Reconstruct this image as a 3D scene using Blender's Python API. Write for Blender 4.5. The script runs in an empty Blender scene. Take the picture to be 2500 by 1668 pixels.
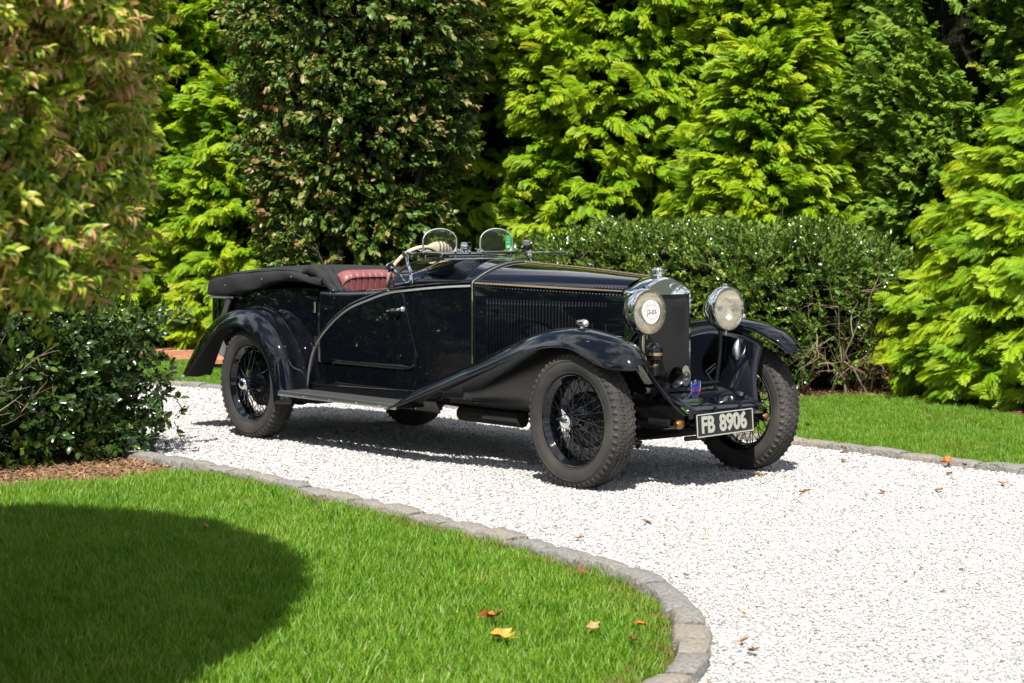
import bpy, bmesh, math, random
import numpy as np
from mathutils import Vector, Matrix, Euler
from mathutils.geometry import tessellate_polygon
R = math.radians
random.seed(7); rng = np.random.default_rng(7)
scene = bpy.context.scene
COL = scene.collection

# ---------------------------------------------------------------- camera
cam_d = bpy.data.cameras.new('camera'); cam = bpy.data.objects.new('camera', cam_d); COL.objects.link(cam)
CAM = Vector((8.079, -7.883, 1.4705)); YAW = 2.44817; PITCH = -0.05973
cam.location = CAM
cam.rotation_euler = (math.pi/2 + PITCH, 0, YAW - math.pi/2)
cam_d.sensor_width = 36; cam_d.lens = 68.314
cam_d.clip_start = .05; cam_d.clip_end = 2000
cam_d.dof.use_dof = True; cam_d.dof.focus_distance = 10.9; cam_d.dof.aperture_fstop = 6.3
scene.camera = cam

# ---------------------------------------------------------------- sky, sun, exposure
SUN = Vector((.495, -.495, 1.0)).normalized()
elev = math.asin(SUN.z); azim = math.atan2(SUN.x, SUN.y)
world = bpy.data.worlds.new('World'); scene.world = world; world.use_nodes = True
nt = world.node_tree; nt.nodes.clear()
wo = nt.nodes.new('ShaderNodeOutputWorld'); bg = nt.nodes.new('ShaderNodeBackground')
sky = nt.nodes.new('ShaderNodeTexSky'); sky.sky_type = 'NISHITA'; sky.sun_disc = False
sky.sun_elevation = elev; sky.sun_rotation = azim
tc = nt.nodes.new('ShaderNodeTexCoord')
mp = nt.nodes.new('ShaderNodeMapping'); mp.inputs['Scale'].default_value = (1.0, 1.0, 2.2)
nz = nt.nodes.new('ShaderNodeTexNoise'); nz.inputs['Scale'].default_value = 2.6; nz.inputs['Detail'].default_value = 7; nz.inputs['Roughness'].default_value = .55
rp = nt.nodes.new('ShaderNodeValToRGB'); rp.color_ramp.elements[0].position = .44; rp.color_ramp.elements[1].position = .58
mx = nt.nodes.new('ShaderNodeMixRGB'); mx.inputs['Color2'].default_value = (11.5, 11.7, 12.0, 1)
for a, b in ((tc.outputs['Generated'], mp.inputs['Vector']), (mp.outputs['Vector'], nz.inputs['Vector']), (nz.outputs['Fac'], rp.inputs['Fac']),
             (rp.outputs['Color'], mx.inputs['Fac']), (sky.outputs['Color'], mx.inputs['Color1']), (mx.outputs['Color'], bg.inputs['Color']), (bg.outputs['Background'], wo.inputs['Surface'])):
    nt.links.new(a, b)
bg.inputs['Strength'].default_value = .058
sd = bpy.data.lights.new('sun', 'SUN'); sd.energy = 4.9; sd.angle = R(.55); sd.color = (1, .955, .88)
sun = bpy.data.objects.new('sun', sd); COL.objects.link(sun); sun.location = (4, -5, 12)
sun.rotation_euler = SUN.to_track_quat('Z', 'Y').to_euler()
scene.view_settings.view_transform = 'Standard'; scene.view_settings.look = 'None'
scene.view_settings.gamma = 1; scene.view_settings.use_curve_mapping = False
scene.view_settings.exposure = 0.85
scene.render.engine = 'CYCLES'
scene.cycles.max_bounces = 8; scene.cycles.transparent_max_bounces = 12
scene.cycles.caustics_reflective = False; scene.cycles.caustics_refractive = False

# ---------------------------------------------------------------- helpers
def catmull(pts, n):
    """n points on a smooth curve through pts"""
    P = np.array(pts, float); m = len(P)
    d = np.r_[0, np.cumsum(np.linalg.norm(np.diff(P, axis=0), axis=1))]
    t = np.linspace(0, d[-1], n); out = np.empty((n, P.shape[1]))
    T = np.empty_like(P)
    for i in range(m):
        a, b = max(i-1, 0), min(i+1, m-1)
        T[i] = (P[b]-P[a])/(d[b]-d[a])
    for k, tt in enumerate(t):
        i = min(max(np.searchsorted(d, tt, 'right')-1, 0), m-2); h = d[i+1]-d[i]; s = (tt-d[i])/h
        out[k] = (2*s**3-3*s**2+1)*P[i]+(s**3-2*s**2+s)*h*T[i]+(-2*s**3+3*s**2)*P[i+1]+(s**3-s**2)*h*T[i+1]
    return out
def interp(xs, ys):
    xs = list(xs); ys = list(ys)
    P = np.array(sorted(zip(xs, ys))); X, Y = P[:, 0], P[:, 1]
    T = np.gradient(Y, X)
    def f(x):
        x = min(max(x, X[0]), X[-1]); i = min(max(np.searchsorted(X, x, 'right')-1, 0), len(X)-2)
        h = X[i+1]-X[i]; s = (x-X[i])/h
        return float((2*s**3-3*s**2+1)*Y[i]+(s**3-2*s**2+s)*h*T[i]+(-2*s**3+3*s**2)*Y[i+1]+(s**3-s**2)*h*T[i+1])
    return f

class MB:
    def __init__(s): s.v = []; s.f = []; s.tint = None
    def add(s, vs, fs):
        o = len(s.v); s.v += [tuple(map(float, p)) for p in vs]; s.f += [tuple(o+i for i in f) for f in fs]; return s
    def grid(s, rows, cu=False, cv=False):
        n, m = len(rows), len(rows[0]); vs = [p for r in rows for p in r]; fs = []
        for i in range(n if cu else n-1):
            for j in range(m if cv else m-1):
                a, b = (i+1) % n, (j+1) % m
                fs.append((i*m+j, i*m+b, a*m+b, a*m+j))
        return s.add(vs, fs)
    def cap(s, ring):
        return s.add(ring, [tuple(range(len(ring)))])
    def box(s, c, d, rot=None):
        c = Vector(c); M = rot.to_matrix() if rot else Matrix.Identity(3)
        vs = [c + M @ Vector((x*d[0]/2, y*d[1]/2, z*d[2]/2)) for x in (-1, 1) for y in (-1, 1) for z in (-1, 1)]
        return s.add(vs, [(0, 1, 3, 2), (4, 6, 7, 5), (0, 4, 5, 1), (2, 3, 7, 6), (0, 2, 6, 4), (1, 5, 7, 3)])
    def bbox(s, c, d, b=.006, rot=None):
        """box with chamfered edges"""
        c = Vector(c); M = rot.to_matrix() if rot else Matrix.Identity(3); bm = bmesh.new()
        bmesh.ops.create_cube(bm, size=1, matrix=Matrix.Diagonal((*d, 1)))
        bmesh.ops.bevel(bm, geom=bm.edges[:], offset=b, segments=2, affect='EDGES', profile=.5)
        vs = [c + M @ v.co for v in bm.verts]; bm.verts.index_update()
        fs = [[v.index for v in f.verts] for f in bm.faces]; bm.free(); return s.add(vs, fs)
    def tube(s, pts, r, n=8, cap=True, flat=1.0):
        P = [Vector(p) for p in pts]; rr = [float(q) for q in r] if hasattr(r, '__len__') else [float(r)]*len(P); rows = []; N = None
        for i, p in enumerate(P):
            t = (P[min(i+1, len(P)-1)]-P[max(i-1, 0)]).normalized()
            if N is None: N = t.orthogonal().normalized() if abs(t.z) > .95 else (Vector((0, 0, 1)) - t*t.z).normalized()
            else: N = (N - t*N.dot(t)).normalized()
            B = t.cross(N)
            rows.append([p + rr[i]*(N*math.cos(a)*flat + B*math.sin(a)) for a in (2*math.pi*k/n for k in range(n))])
        s.grid(rows, cv=True)
        if cap: s.cap(rows[0][::-1]); s.cap(rows[-1])
        return s
    def lathe(s, prof, n=32, o=(0, 0, 0), ax='y', a0=0, a1=2*math.pi):
        o = Vector(o); full = abs(a1-a0-2*math.pi) < 1e-6; rows = []
        for (h, r) in prof:
            row = []
            for k in range(n if full else n+1):
                a = a0+(a1-a0)*k/n; c, q = r*math.cos(a), r*math.sin(a)
                row.append(o + Vector({'x': (h, c, q), 'y': (q, h, c), 'z': (c, q, h)}[ax]))
            rows.append(row)
        return s.grid(rows, cv=full)
    def ball(s, c, r, n=10, m=6):
        r = r if hasattr(r, '__len__') else (r, r, r); c = Vector(c)
        rows = [[c+Vector((r[0]*math.sin(t)*math.cos(a), r[1]*math.sin(t)*math.sin(a), r[2]*math.cos(t))) for a in (2*math.pi*k/n for k in range(n))] for t in (math.pi*(i+.001)/(m+.002) for i in range(m+1))]
        return s.grid(rows, cv=True)
    def mesh(s, name, m, smooth=35, fixn=True):
        me = bpy.data.meshes.new(name); me.from_pydata(s.v, [], s.f)
        if m: me.materials.append(m)
        if fixn:
            bm = bmesh.new(); bm.from_mesh(me); bmesh.ops.remove_doubles(bm, verts=bm.verts, dist=1e-5); bmesh.ops.recalc_face_normals(bm, faces=bm.faces); bm.to_mesh(me); bm.free()
        if smooth:
            me.shade_smooth()
            if smooth < 180: me.set_sharp_from_angle(angle=R(smooth))
        me.update(); return me
def obj(name, mb, m, parent=None, smooth=35, solid=0, sub=0, fixn=True):
    me = mb.mesh(name, m, smooth, fixn) if isinstance(mb, MB) else mb
    o = bpy.data.objects.new(name, me); COL.objects.link(o)
    if parent: o.parent = parent
    if sub: k = o.modifiers.new('sub', 'SUBSURF'); k.levels = k.render_levels = sub
    if solid: k = o.modifiers.new('solid', 'SOLIDIFY'); k.thickness = solid; k.offset = 0
    return o
def tag(o, label=None, cat=None, group=None, kind=None):
    if label: o['label'] = label
    if cat: o['category'] = cat
    if group: o['group'] = group
    if kind: o['kind'] = kind
    return o
def empty(name, loc=(0, 0, 0), rz=0, parent=None):
    o = bpy.data.objects.new(name, None); COL.objects.link(o); o.location = loc; o.rotation_euler = (0, 0, rz); o.empty_display_size = .2
    if parent: o.parent = parent
    return o

# ---------------------------------------------------------------- materials
def mat(name, col=(.5, .5, .5), rough=.5, metal=0, spec=.5, coat=0, noise=None, bump=None, rough_var=None):
    """noise=(scale, colour2, low, high)  bump=(scale, strength, distance)"""
    m = bpy.data.materials.new(name); m.use_nodes = True; t = m.node_tree; b = t.nodes['Principled BSDF']
    b.inputs['Base Color'].default_value = (*col, 1); b.inputs['Roughness'].default_value = rough; b.inputs['Metallic'].default_value = metal
    b.inputs['Specular IOR Level'].default_value = spec
    if coat: b.inputs['Coat Weight'].default_value = coat; b.inputs['Coat Roughness'].default_value = .02
    co = t.nodes.new('ShaderNodeTexCoord')
    if noise:
        n = t.nodes.new('ShaderNodeTexNoise'); n.inputs['Scale'].default_value = noise[0]; n.inputs['Detail'].default_value = 6; t.links.new(co.outputs['Object'], n.inputs['Vector'])
        r = t.nodes.new('ShaderNodeMapRange'); r.inputs['From Min'].default_value = noise[2]; r.inputs['From Max'].default_value = noise[3]; t.links.new(n.outputs['Fac'], r.inputs['Value'])
        x = t.nodes.new('ShaderNodeMixRGB'); x.inputs['Color1'].default_value = (*col, 1); x.inputs['Color2'].default_value = (*noise[1], 1)
        t.links.new(r.outputs['Result'], x.inputs['Fac']); t.links.new(x.outputs['Color'], b.inputs['Base Color'])
    if bump:
        n = t.nodes.new('ShaderNodeTexNoise'); n.inputs['Scale'].default_value = bump[0]; n.inputs['Detail'].default_value = 5; t.links.new(co.outputs['Object'], n.inputs['Vector'])
        k = t.nodes.new('ShaderNodeBump'); k.inputs['Strength'].default_value = bump[1]; k.inputs['Distance'].default_value = bump[2]
        t.links.new(n.outputs['Fac'], k.inputs['Height']); t.links.new(k.outputs['Normal'], b.inputs['Normal'])
    if rough_var:
        n = t.nodes.new('ShaderNodeTexNoise'); n.inputs['Scale'].default_value = rough_var[0]; n.inputs['Detail'].default_value = 4; t.links.new(co.outputs['Object'], n.inputs['Vector'])
        r = t.nodes.new('ShaderNodeMapRange'); r.inputs['From Min'].default_value = .35; r.inputs['From Max'].default_value = .65; r.inputs['To Min'].default_value = rough_var[1]; r.inputs['To Max'].default_value = rough_var[2]
        t.links.new(n.outputs['Fac'], r.inputs['Value']); t.links.new(r.outputs['Result'], b.inputs['Roughness'])
    return m
def leaf_mat(name, ramp, rough=.45, spec=.35, trans=.3, tcol=None, patch=0, pscale=.9):
    """ramp: colours picked at random per leaf (attribute 'tint') and per spray (instance random)"""
    m = bpy.data.materials.new(name); m.use_nodes = True; t = m.node_tree; b = t.nodes['Principled BSDF']; out = t.nodes['Material Output']
    oi = t.nodes.new('ShaderNodeObjectInfo'); at = t.nodes.new('ShaderNodeAttribute'); at.attribute_name = 'tint'
    ad = t.nodes.new('ShaderNodeMath'); ad.operation = 'MULTIPLY_ADD'; ad.inputs[1].default_value = .45
    t.links.new(oi.outputs['Random'], ad.inputs[0]); 
    sc = t.nodes.new('ShaderNodeMath'); sc.operation = 'MULTIPLY'; sc.inputs[1].default_value = .55; t.links.new(at.outputs['Fac'], sc.inputs[0]); t.links.new(sc.outputs[0], ad.inputs[2])
    if patch:   # growth differs from place to place
        pn = t.nodes.new('ShaderNodeTexNoise'); pn.inputs['Scale'].default_value = pscale; pn.inputs['Detail'].default_value = 3; t.links.new(oi.outputs['Location'], pn.inputs['Vector'])
        pm = t.nodes.new('ShaderNodeMath'); pm.operation = 'MULTIPLY_ADD'; pm.inputs[1].default_value = patch; pm.inputs[2].default_value = -.5*patch; t.links.new(pn.outputs['Fac'], pm.inputs[0])
        a2 = t.nodes.new('ShaderNodeMath'); a2.operation = 'ADD'; t.links.new(ad.outputs[0], a2.inputs[0]); t.links.new(pm.outputs[0], a2.inputs[1]); ad = a2
    r = t.nodes.new('ShaderNodeValToRGB'); e = r.color_ramp.elements
    while len(e) < len(ramp): e.new(.5)
    for i, (p, c) in enumerate(ramp): e[i].position = p; e[i].color = (*c, 1)
    t.links.new(ad.outputs[0], r.inputs['Fac']); t.links.new(r.outputs['Color'], b.inputs['Base Color'])
    b.inputs['Roughness'].default_value = rough; b.inputs['Specular IOR Level'].default_value = spec
    tr = t.nodes.new('ShaderNodeBsdfTranslucent'); mt = t.nodes.new('ShaderNodeMixRGB'); mt.blend_type = 'MULTIPLY'; mt.inputs['Fac'].default_value = 1
    mt.inputs['Color2'].default_value = (*(tcol or (1.0, 1.0, .5)), 1); t.links.new(r.outputs['Color'], mt.inputs['Color1']); t.links.new(mt.outputs['Color'], tr.inputs['Color'])
    ms = t.nodes.new('ShaderNodeMixShader'); ms.inputs['Fac'].default_value = trans
    t.links.new(b.outputs['BSDF'], ms.inputs[1]); t.links.new(tr.outputs['BSDF'], ms.inputs[2]); t.links.new(ms.outputs[0], out.inputs['Surface'])
    return m
def glass_mat(name, tint=(.95, .98, .96), f=1.45):
    m = bpy.data.materials.new(name); m.use_nodes = True; t = m.node_tree; t.nodes.remove(t.nodes['Principled BSDF']); out = t.nodes['Material Output']
    tr = t.nodes.new('ShaderNodeBsdfTransparent'); tr.inputs['Color'].default_value = (*tint, 1)
    gl = t.nodes.new('ShaderNodeBsdfGlossy'); gl.inputs['Roughness'].default_value = .02
    fr = t.nodes.new('ShaderNodeFresnel'); fr.inputs['IOR'].default_value = f; ms = t.nodes.new('ShaderNodeMixShader')
    t.links.new(fr.outputs[0], ms.inputs['Fac']); t.links.new(tr.outputs[0], ms.inputs[1]); t.links.new(gl.outputs[0], ms.inputs[2]); t.links.new(ms.outputs[0], out.inputs['Surface'])
    return m
PAINT = mat('black coach paint', (.0028, .0036, .0058), .05, 0, .12, 1.0)
PAINT2 = mat('black chassis paint', (.006, .006, .007), .28, 0, .5, bump=(60, .15, .002))
UNDER = mat('underseal', (.012, .012, .012), .8)
RUBBER = mat('tyre rubber', (.032, .031, .030), .75, 0, .3, noise=(5, (.070, .066, .060), .40, .75), bump=(220, .25, .001))
CHROME = mat('chrome', (.80, .81, .82), .045, 1)
ALU = mat('dull aluminium', (.62, .63, .63), .36, 1, bump=(90, .1, .001))
BRASS = mat('brass strip', (.62, .47, .25), .25, 1)
CLOTH = mat('black hood cloth', (.022, .022, .024), .85, 0, .25, bump=(420, .25, .001))
LEATHER = mat('red leather', (.225, .080, .080), .42, 0, .4, noise=(14, (.18, .06, .06), .4, .7), bump=(160, .2, .001))
CREAM = mat('cream cloth', (.62, .50, .38), .75, noise=(25, (.5, .38, .27), .4, .7))
DARKSTRIPE = mat('dark binding', (.05, .03, .025), .7)
RUBMAT = mat('ribbed rubber mat', (.055, .056, .056), .6, bump=(300, .3, .001))
GLASS = glass_mat('clear glass', (.90, .955, .93)); 
WHITE = mat('white print', (.78, .78, .76), .4); INK = mat('dark print', (.02, .02, .022), .5); GREYINK = mat('grey print', (.20, .22, .26), .5)
GREEN = mat('green print', (.02, .32, .10), .4); PALEGREEN = mat('pale green print', (.35, .6, .38), .4); YELLOW = mat('yellow print', (.7, .45, .05), .5)
PLATE = mat('plate enamel', (.012, .013, .014), .3); ALUTEXT = mat('polished aluminium figures', (.62, .62, .55), .35, .6)
ENBLUE = mat('blue enamel', (.02, .04, .32), .15, coat=.5); ENRED = mat('red enamel', (.35, .02, .03), .15, coat=.5)
def lens_mat():
    m = bpy.data.materials.new('fluted lens'); m.use_nodes = True; t = m.node_tree; b = t.nodes['Principled BSDF']; out = t.nodes['Material Output']
    b.inputs['Base Color'].default_value = (.66, .63, .55, 1); b.inputs['Roughness'].default_value = .06
    gl = t.nodes.new('ShaderNodeBsdfGlass'); gl.inputs['Roughness'].default_value = .03; gl.inputs['IOR'].default_value = 1.4; gl.inputs['Color'].default_value = (.98, .96, .9, 1)
    tr = t.nodes.new('ShaderNodeBsdfTransparent'); tr.inputs['Color'].default_value = (.97, .95, .89, 1)
    m1 = t.nodes.new('ShaderNodeMixShader'); m1.inputs['Fac'].default_value = .5; m2 = t.nodes.new('ShaderNodeMixShader'); m2.inputs['Fac'].default_value = .16
    t.links.new(gl.outputs[0], m1.inputs[1]); t.links.new(tr.outputs[0], m1.inputs[2]); t.links.new(m1.outputs[0], m2.inputs[1]); t.links.new(b.outputs[0], m2.inputs[2]); t.links.new(m2.outputs[0], out.inputs['Surface'])
    return m
LENS = lens_mat()
BOWL = mat('lamp reflector', (.88, .84, .74), .16, 1)
def core_mat():
    m = mat('radiator core', (.012, .012, .013), .3, .4); t = m.node_tree; b = t.nodes['Principled BSDF']; co = t.nodes.new('ShaderNodeTexCoord')
    br = t.nodes.new('ShaderNodeTexBrick'); br.inputs['Scale'].default_value = 1; br.inputs['Brick Width'].default_value = .018; br.inputs['Row Height'].default_value = .0100; br.inputs['Mortar Size'].default_value = .0017
    mp = t.nodes.new('ShaderNodeMapping'); mp.inputs['Rotation'].default_value = (0, R(90), R(90))
    sw = t.nodes.new('ShaderNodeSeparateXYZ'); cw = t.nodes.new('ShaderNodeCombineXYZ')
    t.links.new(co.outputs['Object'], sw.inputs[0]); t.links.new(sw.outputs['Y'], cw.inputs['X']); t.links.new(sw.outputs['Z'], cw.inputs['Y']); t.links.new(cw.outputs[0], br.inputs['Vector'])
    br.inputs['Color1'].default_value = (.006, .006, .007, 1); br.inputs['Color2'].default_value = (.012, .012, .013, 1); br.inputs['Mortar'].default_value = (.045, .046, .048, 1); t.links.new(br.outputs['Color'], b.inputs['Base Color'])
    k = t.nodes.new('ShaderNodeBump'); k.inputs['Strength'].default_value = .9; k.inputs['Distance'].default_value = .004; k.invert = True
    t.links.new(br.outputs['Fac'], k.inputs['Height']); t.links.new(k.outputs['Normal'], b.inputs['Normal'])
    return m
CORE = core_mat()
# ================================================================ THE CAR (x forward, its near right side at -y, front axle at the origin)
car = tag(empty('vintage_car'), 'black open vintage tourer with wire wheels parked on the white gravel', 'car')
WB = 3.36; TW = .665; TR = .383
hw_ = interp([-4.46, -4.2, -3.8, -3.3, -2.8, -2.2, -1.8, -1.5, -1.29], [.385, .45, .51, .55, .570, .570, .545, .472, .412])
def hw(x, z=.75): return hw_(x)*(1-.03*((z-.78)/.4)**2)
belt = interp([-4.46, -4.0, -3.3, -2.75, -2.58, -2.215, -2.0, -1.89, -1.80, -1.6, -1.29], [.97, 1.0, 1.03, 1.045, 1.037, 1.048, 1.064, 1.078, 1.098, 1.108, 1.117])
botz = interp([-4.46, -4.1, -3.6, -3.1, -2.5, -1.29], [.56, .50, .43, .375, .365, .365])

# body tub: outer skin round the plan, then the inside skin and floor
plan = [(-1.29-(3.0*i/46), 1) for i in range(47)]
def plan_pts():
    L = [(x, -hw_(x)) for x, _ in plan]
    x0, w0 = L[-1]
    for k in range(1, 9):
        a = R(90*k/8); L.append((x0-.17*math.sin(a), -(.30+(-w0-.30)*math.cos(a))))
    L += [(x0-.17, -.2), (x0-.172, -.1), (x0-.172, 0)]
    return L + [(x, -y) for x, y in L[-2::-1]]
PP = plan_pts(); rows = []; NZ = 12
for x, y in PP:
    zb, zt = botz(max(x, -4.46)), belt(max(x, -4.46)); row = []
    for k in range(NZ+1):
        z = zb+(zt-zb)*k/NZ; s = 1-.03*((z-.78)/.4)**2
        row.append((x, y*s, z))
    ix, iy = x + (.03 if x < -4.3 else 0), y*(1-.028/max(abs(y), .2))
    row += [(ix, iy*.985, zt+.006), (ix, iy*.95, zt-.01), (ix, iy*.92, .6), (ix, iy*.9, zb+.02)]
    rows.append(row)
body = obj('body', MB().grid(rows), PAINT, car, 40)
m = MB(); n = len(PP)//2 + 1
m.grid([[(PP[i][0], PP[i][1]*.97, botz(max(PP[i][0], -4.46))+.005), (PP[-1-i][0], PP[-1-i][1]*.97, botz(max(PP[i][0], -4.46))+.005)] for i in range(n)])
obj('floor', m, UNDER, body)
# scuttle: closed arch in front of the cockpit
zcr = interp([-2.02, -1.76, -1.55, -1.29], [1.236, 1.252, 1.259, 1.238])
rows = []
for i in range(21):
    x = -1.29 - .71*i/20; w = hw(x, 1.1)+.001; zs = belt(x); zc = zcr(x); e = 2.1+1.0*i/20; row = []
    for k in range(33):
        u = -1+2*k/32; yy = w*math.copysign(abs(u)**.85, u)
        back = 0
        row.append((x - .10*max(0, (i-10)/10)*(1-abs(u)**2) + .06*max(0, (i-10)/10)*abs(u)**6, yy, zs+(zc-zs)*(1-abs(yy/w)**e)**.92))
    rows.append(row)
scut = obj('scuttle', MB().grid(rows), PAINT, car, 60, solid=.012)
m = MB(); m.tube([Vector(p)+Vector((0, 0, .004)) for p in rows[-1]], .011, 8)
obj('cockpit_roll', m, mat('dark leather roll', (.02, .012, .012), .5), scut)
m = MB()
m.grid([[(-1.75, p[1]*.93, p[2]-.02), (-1.75, p[1]*.93, .8)] for p in rows[12]])
obj('dashboard', m, mat('dark dash', (.02, .015, .012), .4), car)
# cockpit sill rise beside the scuttle
BEAD = mat('polished bead', (.88, .88, .86), .30, 1)
# polished bead along the waist and down behind the door
bead = [(-2.9, .378), (-2.883, .475), (-2.797, .644), (-2.628, .788), (-2.405, .915), (-2.187, .984), (-1.976, 1.036), (-1.784, 1.061), (-1.5, 1.087), (-1.305, 1.098)]
bc = catmull(bead, 60)
for s in (-1, 1):
    m = MB(); m.tube([(x, s*(hw(x, z)+.004), z) for x, z in bc], .0082, 8)
    o = obj('waist_bead', m, BEAD, body)
    m = MB(); m.tube([(x, s*(hw(x, z+.022)+.001), z+.024) for x, z in bc[8:]], .012, 8, flat=.5)
    obj('waist_moulding', m, PAINT, body)
# doors: a skin standing 4 mm proud of the tub
def door_pts(s):
    rows = []
    xs = np.linspace(-2.745, -1.70, 34)
    for x in xs:
        top = belt(x)-.004
        if x > -1.83: top = .60+(1.05-.60)*max(0, min(1, ((-1.69-x)/.14)))
        b = .558
        if x > -1.79: b = .558+.10*(1-math.sqrt(max(0, 1-((x+1.79)/.092)**2)))
        top = max(top, b+.004)
        rows.append([(x, s*(hw(x, b+(top-b)*k/14)+.0035), b+(top-b)*k/14) for k in range(15)])
    return rows
for s in (-1, 1):
    r = door_pts(s)
    d = obj('door', MB().grid(r), PAINT, car, 60, solid=.007)
    m = MB(); y = s*(hw(-1.83, .94)+.012)
    m.lathe([(-.012*s, .0), (-.012*s, .02), (0, .018), (.012*s, .008), (.03*s, .008), (.03*s, 0)], 14, (-1.825, y, .94), 'y')
    m.tube([(-1.825, y+s*.026, .94), (-1.86, y+s*.03, .938), (-1.93, y+s*.027, .93), (-1.955, y+s*.025, .925)], [.008, .010, .008, .004], 8)
    obj('handle', m, CHROME, d)
    for z0, z1 in ((.885, .958), (.66, .73)):
        m = MB(); m.tube([(-2.778, s*(hw(-2.778)+.009), z0), (-2.778, s*(hw(-2.778)+.009), z1)], .009, 8)
        for q in range(5): m.tube([(-2.778, s*(hw(-2.778)+.009), z0+(z1-z0)*(q+.35)/5), (-2.778, s*(hw(-2.778)+.009), z0+(z1-z0)*(q+.65)/5)], .0112, 8)
        obj('hinge', m, CHROME if z0 > .8 else PAINT, d)
m = MB()
for x, z in ((-2.60, 1.022), (-2.20, 1.03), (-2.57, 1.042), (-1.97, 1.058)):
    m = MB(); m.ball((x, -hw(x, z)-.006, z), .007, 8, 5); obj('fastener', m, CHROME, body)
# seam between door and scuttle side, tube standing in for reflected sill line
m = MB(); m.tube([(-1.791, -hw(-1.791, z)-.001, z) for z in np.linspace(.376, .55, 6)], .0022, 5)
m.tube([(x, -hw(x, .42)-.001, .40+.02*(x+2.89)) for x in np.linspace(-2.88, -1.45, 20)], .004, 5)
obj('seam_and_sill_reflection', m, PAINT, body)

# ---- bonnet
bw = interp([-1.288, -1.0, -.6, -.157], [.410, .360, .286, .198]); bs = interp([-1.288, -.157], [1.117, 1.087]); bcr = interp([-1.288, -.7, -.157], [1.237, 1.208, 1.170])
rows = []
for i in range(29):
    x = -1.286+1.128*i/28; w, zs, zc = bw(x), bs(x), bcr(x)
    row = [(x, -w, .50), (x, -w, .8), (x, -w, zs-.012), (x, -w+.004, zs)]
    for k in range(1, 20):
        u = -1+2*k/20; row.append((x, w*u, zs+(zc-zs)*(1-abs(u)**2.15)))
    row += [(x, w-.004, zs), (x, w, zs-.012), (x, w, .8), (x, w, .50)]
    rows.append(row)
bon = obj('bonnet', MB().grid(rows), PAINT, car, 28)
lm = None
for s in (-1, 1):
    for i in range(38):
        x = -1.172+.0241*i; y = bw(x)
        if lm is None:
            m = MB(); H = .365; q = []
            for z, f in ((0, .0), (.012, .6), (.03, 1), (H-.03, 1), (H-.010, .75), (H, .0)):
                q.append([(-.010, 0, z), (-.004, -.0085*f, z), (.006, -.010*f, z), (.0085, -.001, z)])
            m.grid(q); lm = m.mesh('louvre', PAINT, 60)
        o = bpy.data.objects.new('louvre', lm); COL.objects.link(o); o.parent = bon
        o.location = (x, s*(y+.0005), .655); o.scale = (1, -s, 1); o.rotation_euler = (0, 0, s*.165)
    m = MB(); m.tube([(x, s*(bw(x)+.002), bs(x)) for x in np.linspace(-1.27, -.165, 12)], .0062, 8)
    obj('hinge_strip', m, BRASS, bon)
    m = MB()
    for x in np.linspace(-1.26, -.18, 46):
        m.ball((x, s*(bw(x)+.001), bs(x)-.022), .0034, 6, 4); m.ball((x, s*(bw(x)-.019), bs(x)+.0158), .0034, 6, 4)
    tag(obj('rivets', m, CHROME, bon), kind='stuff')
m = MB(); xs = np.linspace(-1.27, -.17, 24)
m.tube([(x, 0, bcr(x)+.003) for x in xs], .006, 8)
for k, x in enumerate(xs): m.tube([(x, 0, bcr(x)+.003), (x+.02, 0, bcr(x)+.0025)], .0075, 8)
obj('centre_hinge', m, BRASS, bon)
x = -1.29; w = .412
edge = [(x, -w-.004, .56), (x, -w-.004, .9), (x, -w-.004, 1.112)] + [(x, w*u, 1.119+.121*(1-abs(u)**2.15)) for u in np.linspace(-.99, .99, 33)] + [(x, w+.004, 1.112), (x, w+.004, .9), (x, w+.004, .56)]
m = MB(); m.tube(edge, .0105, 8, flat=.6); obj('bonnet_band', m, mat('warm polished strip', (.72, .64, .52), .22, 1), car)
for s in (-1, 1):   # bonnet catches on far and near front corners
    m = MB(); m.tube([(-.93, s*.20, 1.20), (-.91, s*.20, 1.23), (-.86, s*.20, 1.225)], [.006, .009, .006], 8)
    m.tube([(-.90, s*.205, 1.19), (-.87, s*.205, 1.225)], .006, 8)
    if s > 0: obj('bonnet_catch', m, CHROME, bon)

# ---- radiator
def arch(w, zs, zc, zb, n=20):
    return [(-w, zb), (-w, (zb+zs)/2), (-w, zs-.02), (-w*.985, zs)] + [(w*u, zs+(zc-zs)*(1-abs(u)**1.9)) for u in np.linspace(-.94, .94, n)] + [(w*.985, zs), (w, zs-.02), (w, (zb+zs)/2), (w, zb)]
rad = obj('radiator', MB().grid([[(xx, y, z) for y, z in arch(.203-d, 1.085-d*.4, 1.172-d, .50)] for xx, d in ((-.155, .003), (-.15, 0), (-.02, 0), (-.006, .004), (0, .012))]), CHROME, car, 50)
m = MB(); A = arch(.191, 1.080, 1.160, .50); A = [p for p in A if p[1] > 1.07]
m.grid([[(.0, y, z) for y, z in A], [(.0, y*.99, max(1.072, z-.02)) for y, z in A], [(-.001, y*.985, 1.070) for y, z in A], [(-.016, y*.985, 1.066) for y, z in A]])
obj('header', m, CHROME, rad, 50)
for s in (-1, 1):
    m = MB(); m.box((-.008, s*.186, .785), (.018, .012, .565)); obj('side_frame', m, CHROME, rad)
m = MB(); m.box((-.03, 0, .785), (.03, .37, .575)); obj('core', m, CORE, rad)
m = MB(); m.lathe([(0, .044), (.005, .046), (.009, .037), (.019, .034), (.022, .041), (.029, .043), (.044, .043), (.049, .040), (.051, .027), (.057, .023), (.060, 0)], 24, (-.078, 0, 1.168), 'z')
for k in range(24):
    a = 2*math.pi*k/24; m.tube([(-.078+.043*math.cos(a), .043*math.sin(a), 1.198), (-.078+.043*math.cos(a), .043*math.sin(a), 1.211)], .0026, 5)
obj('cap', m, CHROME, rad)
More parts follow.
